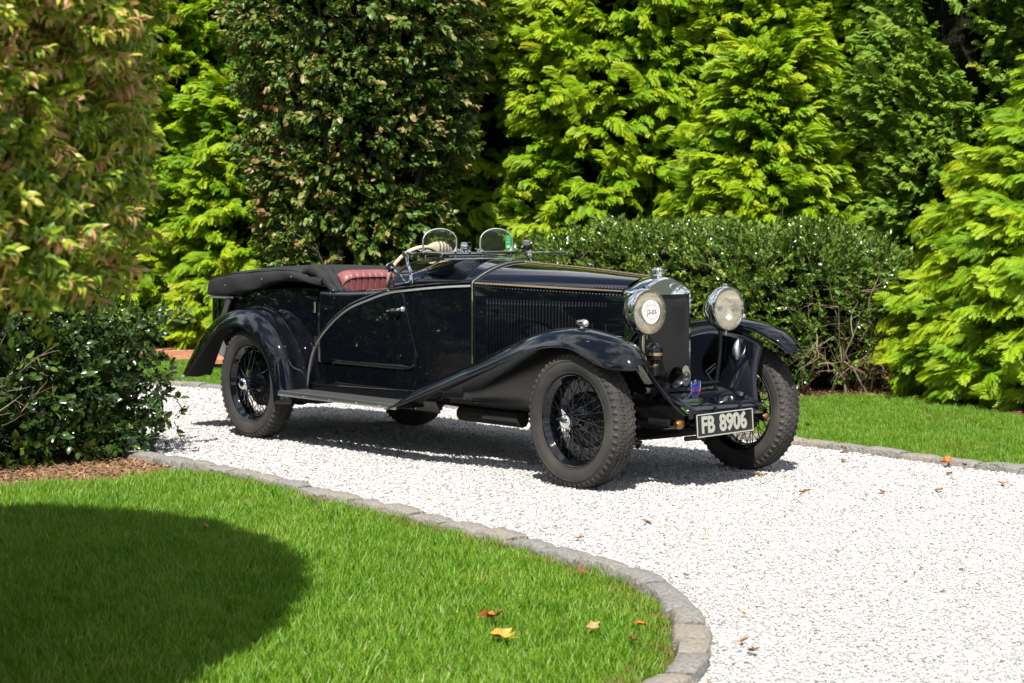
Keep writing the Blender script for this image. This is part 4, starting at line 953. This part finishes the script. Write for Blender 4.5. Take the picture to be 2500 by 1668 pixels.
def conifer(name, x, y, H, Rb, srcs, label, group, n, z0=.15, shape=.5, elev=(.0, .75), sc=(.6, 1.1), lean=(0, 0), gap=-.55, topR=.34, zmax=None, cat='tree', core=.62, seed=0):
    n = int(n*2.0); gap -= .14
    """trunk, dark inside and a crown of arching plumes"""
    T = tag(empty(name, (x, y, -.03)), label, cat, group)
    m = MB(); m.tube([(lean[0]*u, lean[1]*u, H*.96*u) for u in np.linspace(0, 1, 8)], [.13*(1-.9*u)*(Rb/1.6) for u in np.linspace(0, 1, 8)], 8); obj('trunk', m, BARK, T)
    Rz = lambda z: Rb*(topR+(1-topR)*(1-np.clip(z/H, 0, 1))**shape)*np.clip(.72+z/H*2.2, 0, 1)
    rows = []
    for i in range(15):
        z = z0+(H*.92-z0)*i/14; rows.append([Vector((lean[0]*z/H, lean[1]*z/H, z))+Vector((math.cos(a), math.sin(a), 0))*float(Rz(np.array(z)))*core*(1+.20*math.sin(a*5+z*4+seed)+.10*math.sin(a*9-z*6)) for a in np.linspace(0, 2*math.pi, 25)[:-1]])
    m = MB(); m.grid(rows, cv=True); m.cap(rows[-1]); obj('dark_twig_core', m, INNER, T, 0)
    z = rng.uniform(0, 1, n)**1.0; z = z0+(((zmax or H)*.99)-z0)*z; w = rng.random(n) < .30+.70*(Rz(z)/Rb); z = z[w]; n = len(z)
    tc_ = toward_cam(x, y); az = np.where(rng.random(n) < .80, tc_+rng.uniform(-2.0, 2.0, n), rng.uniform(0, 6.283, n)); el = rng.uniform(*elev, n)+.5*(z/H)**3
    s = rng.uniform(*sc, n); r = Rz(z); q = np.stack([np.cos(az)*r, np.sin(az)*r, z], 1); nb = lump(q+np.array([x, y, 0])); r = r*(1+.16*nb)
    ok = nb > gap+rng.normal(0, .12, n); az, el, s, r, z = az[ok], el[ok], s[ok], r[ok], z[ok]; n = len(z)
    aj = az+rng.normal(0, .55, n); d = np.stack([np.cos(aj)*np.cos(el), np.sin(aj)*np.cos(el), np.sin(el)], 1)
    inn = np.maximum(r-.52*s*rng.uniform(.6, 1.5, n), .05); P = np.stack([np.cos(az)*inn+lean[0]*z/H, np.sin(az)*inn+lean[1]*z/H, z-.10*s], 1)
    tag(scatter('crown', P, euler_from(d, rng.normal(0, .65, n)), s, srcs, T)); return T
plumes = [plume(THUJA, droop=q, up=u) for q, u in ((.4, .2), (.8, .3), (1.1, .35), (.6, .1), (.9, .2))]
softs = [plume(THUJA, droop=q, up=u, L=.78, ns=34, wd=.0068) for q, u in ((.8, .25), (1.2, .3), (.5, .15))]
arbs = [plume(ARBOR, L=.55, droop=q, up=u, wd=.0105, ns=28, roll=1.0) for q, u in ((.3, .35), (.6, .45), (.2, .2))]
G1 = 'bright green conifers screening the drive'
conifer('conifer_tree', -13.7, 4.85, 6.2, 1.5, plumes, 'bright conifer at the far left, beyond the brick path', G1, 900)
conifer('conifer_tree', -12.1, 4.75, 3.0, 1.15, softs, 'low bright conifer between the car tail and the brick path', G1, 420, z0=.05, shape=.7, gap=-.7)
conifer('conifer_tree', -13.25, 3.95, 2.6, 1.0, softs, 'lowest bright conifer at the edge of the brick path', G1, 360, z0=.05, shape=.7, gap=-.7)
conifer('conifer_tree', -12.7, 6.6, 6.5, 1.5, plumes, 'bright conifer standing just left of the dark clipped beech', G1, 760)
conifer('conifer_tree', -15.0, 3.4, 6.0, 1.6, plumes, 'bright conifer mostly hidden behind the blurred foreground tree', G1, 560)
conifer('conifer_tree', -9.9, 7.0, 6.4, 1.55, plumes, 'shaded conifer just right of the dark clipped beech', G1, 680, gap=-.2)
conifer('conifer_tree', -8.5, 7.6, 6.8, 1.65, plumes, 'tall bright conifer above the car bonnet', G1, 1100)
conifer('conifer_tree', -7.5, 8.9, 7.0, 1.9, plumes, 'tall bright conifer behind the pointed one', G1, 1100)
conifer('conifer_tree', -5.95, 7.35, 3.15, 1.55, plumes, 'smaller pointed conifer rising behind the holly hedge', G1, 820, shape=.85, gap=-.6, topR=.1)
conifer('conifer_tree', -5.9, 9.7, 6.8, 1.7, plumes, 'tall conifer between the pointed one and the dull green one', G1, 1000)
conifer('conifer_tree', -1.35, 6.72, 2.75, 1.85, softs, 'low spreading conifer at the right edge of the far lawn', G1, 820, z0=.05, shape=.6, gap=-.7, elev=(.0, .6), topR=.15, cat='tree')
conifer('conifer_tree', -4.35, 8.55, 7.0, 1.35, arbs, 'dull green conifer with orange tips at the top right', G1, 1700, shape=.5, elev=(.2, .9), sc=(.55, .85), gap=-.38)
conifer('conifer_tree', -2.55, 8.9, 7.0, 1.5, arbs, 'dark green conifer at the upper right corner', G1, 1300, shape=.5, elev=(.2, .9), sc=(.55, .85), gap=-.3)
conifer('conifer_tree', -.3, 8.6, 5.5, 1.7, plumes, 'bright conifer beyond the right edge of the lawn', G1, 420)
conifer('conifer_tree', -10.9, 8.4, 7.0, 1.7, plumes, 'tall conifer in the dark gap behind the clipped beech', G1, 420, gap=-.1)
# woodland behind the screen, one unbroken mass
m = MB(); rows = []
for a in np.linspace(-34, 16, 70):
    base = Vector((a*.86-6, 14.5-.25*a+2.0*math.sin(a*.8), 0)); row = []
    for k in range(12):
        z = 7.5*k/11; row.append(base+Vector((.5*math.sin(a*3+k*2), -1.2*math.sin(math.pi*k/13)+.6*math.sin(a*2.3+k*1.7), z+.5*math.sin(a*2.9)*k/11)))
    rows.append(row)
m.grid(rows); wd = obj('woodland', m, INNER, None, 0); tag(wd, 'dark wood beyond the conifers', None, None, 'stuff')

# ---- broad leaves
def leaf(v, f, t, M, l, w, tt, fold=.25, curl=.3, seg=2):
    o = len(v)
    if seg == 2: P = [(0, 0, 0), (l*.32, -w, fold*w), (l*.40, 0, 0), (l*.32, w, fold*w), (l*.74, -w*.72, fold*w-curl*l*.25), (l*.78, 0, -curl*l*.28), (l*.74, w*.72, fold*w-curl*l*.25), (l, 0, -curl*l*.55)]; F = [(0, 1, 2), (0, 2, 3), (1, 4, 5, 2), (2, 5, 6, 3), (4, 7, 5), (5, 7, 6)]
    else: P = [(0, 0, 0), (l*.45, -w, fold*w), (l*.5, 0, -curl*l*.1), (l*.45, w, fold*w), (l, 0, -curl*l*.5)]; F = [(0, 1, 2), (0, 2, 3), (1, 4, 2), (2, 4, 3)]
    for p in P: v.append((M @ Vector(p))[:]); t.append(tt)
    for q in F: f.append(tuple(o+i for i in q))
def sprig(m, n, L, ll, lw, hang=.2, curl=.3, seg=2, spread=1.0, twig=.003):
    v, f, t = [], [], []
    for i in range(n):
        u = (i+.6)/n; a = i*2.4+random.uniform(-.5, .5); sp = random.uniform(.5, 1.15)*spread*(1-.45*u)
        d = Vector((math.cos(sp), math.sin(sp)*math.cos(a), math.sin(sp)*math.sin(a)-hang)).normalized(); N = Vector((random.gauss(.3, .4), random.gauss(0, .5), 1)); Y = N.cross(d).normalized(); Z = d.cross(Y)
        M = Matrix.Translation((L*u, random.gauss(0, .006), random.gauss(0, .006))) @ Matrix(((d.x, Y.x, Z.x), (d.y, Y.y, Z.y), (d.z, Y.z, Z.z))).to_4x4()
        k = random.uniform(.7, 1.2); leaf(v, f, t, M, ll*k, lw*k, random.random(), .3, random.uniform(.3, 1.4)*curl, seg)
    tw = MB(); tw.tube([(-L*.25, 0, 0), (L*.4, .004, .004), (L*.95, 0, 0)], [twig, twig*.7, twig*.3], 3, cap=False); o = len(v); v += tw.v; f += [tuple(o+i for i in q) for q in tw.f]; t += [.5]*len(tw.v)
    return source('sprig', v, f, m, t, 1)
def branch(mb, p, d, L, r, depth, kink=.25, n=5, kids=3):
    P = [Vector(p)]; d = Vector(d).normalized()
    for i in range(n):
        d = (d+Vector((random.gauss(0, kink), random.gauss(0, kink), random.gauss(0, kink)))*.5).normalized(); P.append(P[-1]+d*L/n)
    mb.tube(P, [r*(1-.65*i/n) for i in range(n+1)], 4 if depth < 2 else 6, cap=False)
    if depth > 0:
        for k in range(kids):
            i = random.randint(1, n); q = (d+Vector((random.gauss(0, .8), random.gauss(0, .8), random.gauss(0, .6)))).normalized(); branch(mb, P[i], q, L*random.uniform(.35, .6), r*.5, depth-1, kink, n, kids)
# clipped column of beech behind the tail of the car
BEECH = leaf_mat('dark beech leaves', [(0, (.018, .048, .008)), (.33, (.045, .100, .012)), (.55, (.100, .165, .020)), (.73, (.19, .22, .045)), (.87, (.29, .215, .09)), (1, (.22, .10, .045))], .40, .35, .2, None, .45, 1.1)
beechs = [sprig(BEECH, 12, .24, .072, .025, .35, .6, 2) for _ in range(4)]
bt = tag(empty('beech_tree', (-8.86, 4.08, -.03)), 'dark clipped column of beech with browning leaves behind the car', 'tree')
m = MB()
for k in range(9):
    a = k*.75; r0 = .25+.12*(k % 3); P = [Vector((r0*math.cos(a), r0*math.sin(a), 0))]
    for i in range(1, 9): P.append(Vector(((r0+.085*i)*math.cos(a+.05*math.sin(i+k))+random.gauss(0, .04), (r0+.085*i)*math.sin(a)+random.gauss(0, .04), .62*i)))
    m.tube(P, [.045-.0045*i for i in range(9)], 7)
for k in range(46):
    a = random.uniform(0, 6.28); z = random.uniform(.3, 4.2); r = .5+.14*z; branch(m, (r*math.cos(a)*.8, r*math.sin(a)*.8, z), (math.cos(a)*.45, math.sin(a)*.45, 1), random.uniform(.5, .9), .010, 1, .3)
obj('trunk', m, PALEBARK, bt)
brz = lambda z: .52+.72*np.clip(z/3.6, 0, 1)**.85
rows = [[Vector((math.cos(a), math.sin(a), 0))*float(brz(np.array(z)))*.60*(1+.15*math.sin(a*4+z*3))+Vector((0, 0, z)) for a in np.linspace(0, 6.283, 23)[:-1]] for z in np.linspace(.25, 5.3, 14)]
m = MB(); m.grid(rows, cv=True); m.cap(rows[-1]); obj('dark_twig_core', m, INNER, bt, 0)
n = 5200; z = rng.uniform(.1, 5.6, n); tc_ = toward_cam(-8.86, 4.08); az = np.where(rng.random(n) < .82, tc_+rng.uniform(-2, 2, n), rng.uniform(0, 6.28, n)); r = brz(z)*(1-.34*rng.random(n)**1.6)
P = np.stack([np.cos(az)*r, np.sin(az)*r, z], 1); nb = lump(P*1.5+3); P[:, :2] *= (1+.10*nb)[:, None]; ok = (nb > -.42+rng.normal(0, .15, n)-.12*(z > 2)) ; P, az = P[ok], az[ok]; n = len(P)
d = np.stack([np.cos(az+rng.normal(0, .7, n)), np.sin(az+rng.normal(0, .7, n)), rng.normal(.1, .5, n)], 1)
tag(scatter('crown', P, euler_from(d, rng.normal(0, .6, n)), rng.uniform(.7, 1.15, n), beechs, bt))

# holly hedges
HOLLY = leaf_mat('glossy holly leaves', [(0, (.024, .055, .010)), (.4, (.070, .135, .018)), (.75, (.15, .225, .030)), (1, (.28, .33, .055))], .24, .6, .15, None, .3, 1.6)
HOLLYD = leaf_mat('dark glossy holly leaves', [(0, (.012, .028, .006)), (.45, (.026, .058, .011)), (.8, (.06, .115, .018)), (1, (.16, .20, .03))], .26, .55, .12, None, .3, 1.5)
hol1 = [sprig(HOLLY, 12, .13, .048, .0155, .05, .4, 1) for _ in range(4)]; hol2 = [sprig(HOLLYD, 9, .13, .052, .0165, .05, .4, 2) for _ in range(4)]
def hedge(name, c, size, label, srcs, n, rad=.35, barez=.0, thin=None, cat='hedge', shell=.45, sc=(.7, 1.2), core=.74):
    T = tag(empty(name, (c[0], c[1], -.03)), label, cat); hx, hy, H = size[0]/2, size[1]/2, size[2]
    m = MB(); rows = []
    for z in np.linspace(.12, H-.22, 9):
        q = core*(1-.25*max(0, (z-H*.6)/H)); rows.append([Vector((hx*q*np.sign(math.cos(a))*abs(math.cos(a))**.5*(1+.12*math.sin(a*7+z*9)), hy*q*np.sign(math.sin(a))*abs(math.sin(a))**.5*(1+.12*math.sin(a*5+z*7)), z)) for a in np.linspace(0, 6.283, 41)[:-1]])
    m.grid(rows, cv=True); m.cap(rows[-1]); obj('dark_twig_core', m, INNER, T, 0)
    P = np.stack([rng.uniform(-hx, hx, n*6), rng.uniform(-hy, hy, n*6), rng.uniform(.05, H, n*6)], 1)
    q = np.abs(P)/np.array([hx, hy, 1]); up = np.clip((P[:, 2]-H*.45)/(H*.55), 0, 1); s = (q[:, 0]**5+q[:, 1]**5+up**3.6)**(1/4.8); nb = lump(P*1.7+c[0])
    s = s*(1-.07*nb); ok = (s < 1) & (s > 1-shell*rng.random(n*6)**1.5)
    if thin is not None: ok &= rng.random(n*6) < thin(P, nb)
    P = P[ok][:n]; g = np.stack([np.sign(P[:, 0])*(np.abs(P[:, 0])/hx)**5/hx, np.sign(P[:, 1])*(np.abs(P[:, 1])/hy)**5/hy, np.clip((P[:, 2]-H*.45)/(H*.55), 0, 1)**4*1.6/H], 1)+rng.normal(0, .34, P.shape); g[:, 2] += .12
    nn = len(P); tag(scatter('foliage', P, euler_from(g, rng.uniform(0, 6.28, nn)), rng.uniform(*sc, nn), srcs, T)); return T
Hh = hedge('holly_hedge', (-5.1, 5.45), (4.3, 1.7, 1.45), 'clipped holly hedge behind the headlamps, bare at its right foot', hol1, 5200,
           thin=lambda P, nb: np.clip(.30+.85*P[:, 2]/1.1-.45*np.clip(P[:, 0]-1.2, 0, 1)*(P[:, 2] < 1.0)+.2*nb, .05, 1))
m = MB()
for k in range(95):
    x = random.uniform(-1.9, 2.1)+.3*(random.random()**2); z = random.uniform(.05, 1.0); y = -random.uniform(.35, .72) if x < 1.9 else random.uniform(-.7, .3)
    branch(m, (x, y, z), (random.gauss(.25, .6), random.gauss(-.5, .4), random.gauss(.4, .5)), random.uniform(.25, .6), .0065, 1, .35, 4, 3)
for k in range(16): branch(m, (random.uniform(1.5, 2.2), random.uniform(-.6, .2), .03), (random.gauss(.4, .4), random.gauss(-.5, .3), 1), random.uniform(.5, .95), .011, 2, .3, 5, 3)
obj('twigs', m, DEADT, Hh, 60)
Hl = hedge('holly_hedge', (-5.65, -2.95), (5.6, 2.45, 1.30), 'dark straggling holly hedge at the left below the blurred tree', hol2, 9000, sc=(.75, 1.3), shell=.5, core=.66,
           thin=lambda P, nb: np.clip(.42+.5*nb+.9*np.clip((P[:, 1]-.1)/1.1, 0, 1)*(P[:, 0] > 1.2)+.15*(P[:, 2] > 1), .04, 1))
m = MB()
for k in range(130):
    t = random.random(); x, y = (2.75-.6*random.random(), random.uniform(-1.2, .3)) if t < .8 else (random.uniform(0, 2.6), -1.2)
    branch(m, (x, y, random.uniform(.05, 1.1)), (random.gauss(.8, .5), random.gauss(0, .7), random.gauss(.25, .4)), random.uniform(.22, .50), .0055, 1, .3, 4, 4)
for k in range(22): branch(m, (2.6, random.uniform(-1.2, .1), .03), (random.gauss(.5, .4), random.gauss(-.1, .4), 1), random.uniform(.45, .75), .008, 2, .25, 5, 3)
obj('twigs', m, DEADT, Hl, 60)
# a few stray sprays reaching over the gravel
P = np.stack([rng.uniform(2.0, 2.8, 800), rng.uniform(.4, 1.40, 800), rng.uniform(.06, .95, 800)], 1); P = P[rng.random(800) < np.clip(1.15-1.2*np.abs(P[:, 0]-2.15), .15, 1)]
tag(scatter('foliage', P, euler_from(rng.normal(0, 1, P.shape)+np.array([.8, .6, .3]), rng.uniform(0, 6, len(P))), rng.uniform(.7, 1.2, len(P)), hol2, Hl))
m = MB()
for k in range(40): branch(m, (random.uniform(1.8, 2.3), random.uniform(.3, 1.0), random.uniform(.03, .5)), (random.gauss(.7, .3), random.gauss(.3, .3), random.gauss(.3, .3)), random.uniform(.2, .36), .0045, 1, .3, 4, 3)
obj('twigs', m, mat('dark green stems', (.05, .045, .03), .7), Hl, 60)

# the big tree in the left foreground
FORE = leaf_mat('long weeping leaves', [(0, (.035, .085, .010)), (.28, (.12, .22, .016)), (.50, (.27, .38, .024)), (.63, (.46, .46, .045)), (.74, (.58, .36, .18)), (1, (.42, .16, .08))], .42, .4, .3, (1, .95, .5), .12, 2.5)
fors = [sprig(FORE, 22, .12, .036, .0080, .12, 1.2, 2, 1.4, .0022) for _ in range(5)]
ft = tag(empty('weeping_tree', (1.9, -6.63, -.04)), 'blurred weeping tree with browning leaves in the left foreground', 'tree')
m = MB(); m.tube([(0, 0, 0), (.03, .02, .8), (-.02, .05, 1.8), (.03, 0, 3.2), (0, 0, 4.6)], [.20, .16, .14, .10, .04], 12)
for k in range(16):
    a = k*2.4; branch(m, (0, 0, 1.5+.18*k), (math.cos(a), math.sin(a), .45), 1.4-.04*k, .035, 1, .2, 6, 4)
obj('trunk', m, BARK, ft)
HT = 5.0; Z0 = 1.34
frz = lambda z: 1.84*np.sqrt(np.clip(1-np.clip((z-2.7)/(HT-2.7), 0, 1)**2.2, 0, 1))*(.90+.10*np.clip((z-Z0)/.8, 0, 1)+.05*np.clip((2.2-z)/1, 0, 1))
rows = [[Vector((math.cos(a), math.sin(a), 0))*float(frz(np.array(z)))*.72*(1+.08*math.sin(a*6+z*5))+Vector((0, 0, z)) for a in np.linspace(0, 6.283, 31)[:-1]] for z in np.linspace(Z0+.28, HT-.45, 14)]
m = MB(); m.grid(rows, cv=True); m.cap(rows[-1]); m.cap(rows[0][::-1]); obj('dark_twig_core', m, INNER, ft, 0)
n = 46000; z = rng.uniform(Z0, HT, n); az = rng.uniform(0, 6.283, n); r = frz(z)*(1.03-.17*rng.random(n)**1.4); P = np.stack([np.cos(az)*r, np.sin(az)*r, z+rng.normal(0, .03, n)], 1)
d = np.stack([np.cos(az+rng.normal(0, .9, n)), np.sin(az+rng.normal(0, .9, n)), rng.normal(.05, .55, n)], 1)
ok = lump(P*5.0) > -.50+rng.normal(0, .2, n); P, d = P[ok], d[ok]; n = len(P)
nu = 3600; rr = 1.85*np.sqrt(rng.random(nu)); a2 = rng.uniform(0, 6.28, nu); P = np.vstack([P, np.stack([rr*np.cos(a2), rr*np.sin(a2), Z0+.06+rng.uniform(-.05, .25, nu)], 1)]); d = np.vstack([d, np.stack([np.cos(a2), np.sin(a2), rng.normal(-.25, .3, nu)], 1)]); n += nu
tag(scatter('crown', P, euler_from(d, rng.normal(0, .5, n)), rng.uniform(.65, 1.15, n), fors, ft))

# trees on the near side that stand out of the picture but show in the paint
G2 = 'conifers on the camera side'
conifer('conifer_tree', -9.5, -6.2, 6.0, 1.8, plumes, 'conifer beyond the left holly hedge, outside the view', G2, 260)
conifer('conifer_tree', -13.5, -3.6, 6.5, 1.9, plumes, 'conifer at the far bend of the drive, outside the view', G2, 260)
conifer('conifer_tree', -16.8, 1.3, 7.0, 1.8, plumes, 'conifer between the brick path and the far bend of the drive', G2, 240)
conifer('conifer_tree', -17.5, -1.0, 7.0, 2.0, plumes, 'conifer closing the far end of the drive', G2, 260)

conifer('conifer_tree', -7.2, -6.9, 6.0, 1.8, plumes, 'conifer behind the left holly hedge, outside the view', G2, 260)
conifer('conifer_tree', -5.6, -9.4, 6.0, 1.9, plumes, 'conifer west of the weeping tree, outside the view', G2, 260)
conifer('conifer_tree', -3.0, -11.6, 6.0, 1.9, plumes, 'conifer south west of the weeping tree, outside the view', G2, 260)
conifer('conifer_tree', .5, -13.8, 6.0, 1.9, plumes, 'conifer behind the camera side lawn, outside the view', G2, 260)

# ---- fallen leaves
LV = {'yellow': mat('yellow leaf', (.50, .28, .03), .6, noise=(60, (.45, .20, .02), .45, .65)), 'orange': mat('orange leaf', (.42, .16, .03), .6, noise=(60, (.33, .09, .015), .45, .65)), 'tan': mat('tan leaf', (.42, .22, .10), .7), 'brown': mat('brown leaf', (.17, .055, .022), .7, noise=(60, (.10, .03, .015), .45, .65))}
def fallen(x, y, z, s, col, label):
    s *= .78; m = MB(); k = 11; ring = []
    for i in range(k):
        a = 2*math.pi*i/k; r = s*(1 if i % 2 == 0 else random.uniform(.5, .72))*random.uniform(.8, 1.15)*(1.15 if i == 0 else 1); ring.append((r*math.cos(a), r*math.sin(a)*.75, random.uniform(.05, .55)*s))
    mid = [(p[0]*.5, p[1]*.5, p[2]*.25+random.uniform(0, .1)*s) for p in ring]
    m.grid([[(0, 0, 0)]*k, mid, ring], cv=True); m.tube([(-s*.1, 0, 0), (-s*.8, s*.1, .1*s), (-s*1.3, s*.15, .25*s)], .0015, 4)
    o = obj('fallen_leaf', m, LV[col], None, 0); o.location = (x, y, z); o.rotation_euler = (random.gauss(0, .25), random.gauss(0, .25), random.uniform(0, 6.28)); tag(o, label, 'leaf', 'fallen leaves on the drive and lawns')
for a in [
    (.344, .424, .016, .042, 'yellow', 'yellow leaf on the gravel in front of the far front wheel'), (.989, .09, .016, .045, 'yellow', 'yellow star shaped leaf alone on the gravel right of the plate'),
    (.19, 1.335, .016, .036, 'yellow', 'small yellow leaf on gravel below the leaf at the far kerb'), (-.139, 1.735, .03, .055, 'yellow', 'large yellow leaf against the far kerb nearest the car'),
    (.73, 1.66, .032, .072, 'orange', 'biggest curled orange leaf leaning on the far kerb'), (.864, 1.66, .026, .045, 'brown', 'russet leaf just right of the biggest orange leaf by the kerb'),
    (1.013, 1.318, .016, .036, 'yellow', 'small yellow leaf on gravel below the biggest orange leaf'), (1.41, .716, .016, .038, 'orange', 'orange leaf in the middle of the gravel at the right'),
    (1.251, .422, .016, .028, 'brown', 'small brown leaf left of the orange one on open gravel'), (1.46, 1.211, .016, .040, 'orange', 'orange leaf on gravel close to the right picture edge'),
    (-1.27, 2.662, .03, .050, 'tan', 'tan leaf on the far lawn right of the tyre'), (.06, .50, .016, .042, 'orange', 'orange leaf touching the shaded far front tyre'),
    (1.239, -1.34, .016, .034, 'brown', 'dark red leaf on gravel in front of the near front wheel'), (1.372, -1.90, .016, .030, 'orange', 'orange leaf on gravel beside the middle of the near kerb'),
    (2.372, -2.20, .016, .030, 'brown', 'brown leaf on gravel above the start of the kerb bend'), (3.555, -3.05, .018, .040, 'brown', 'large rust brown leaf on gravel outside the kerb bend'),
    (3.42, -2.96, .016, .034, 'tan', 'tan brown leaf left of the large rust one outside the bend'), (3.08, -2.60, .016, .022, 'yellow', 'tiny yellow leaf on gravel beside the kerb bend'),
    (2.15, -2.58, .044, .035, 'brown', 'red brown leaf on grass at the kerb before the bend'), (3.26, -3.34, .044, .035, 'orange', 'orange leaf on the lawn lowest in the kerb bend'),
    (3.08, -3.13, .044, .036, 'orange', 'orange leaf on straw coloured grass inside the kerb bend'), (3.00, -3.28, .044, .038, 'tan', 'pale tan leaf on the lawn left of the kerb bend'),
    (2.66, -3.472, .050, .085, 'orange', 'large bright orange leaf on the open near lawn'), (2.938, -3.65, .048, .072, 'yellow', 'yellow leaf on near lawn below the large orange one'),
    (.079, -3.137, .044, .036, 'orange', 'orange leaf on the near lawn at the shadow edge'), (-1.102, -2.835, .044, .034, 'tan', 'tan leaf on the near lawn close to the mulch')]: fallen(*a)
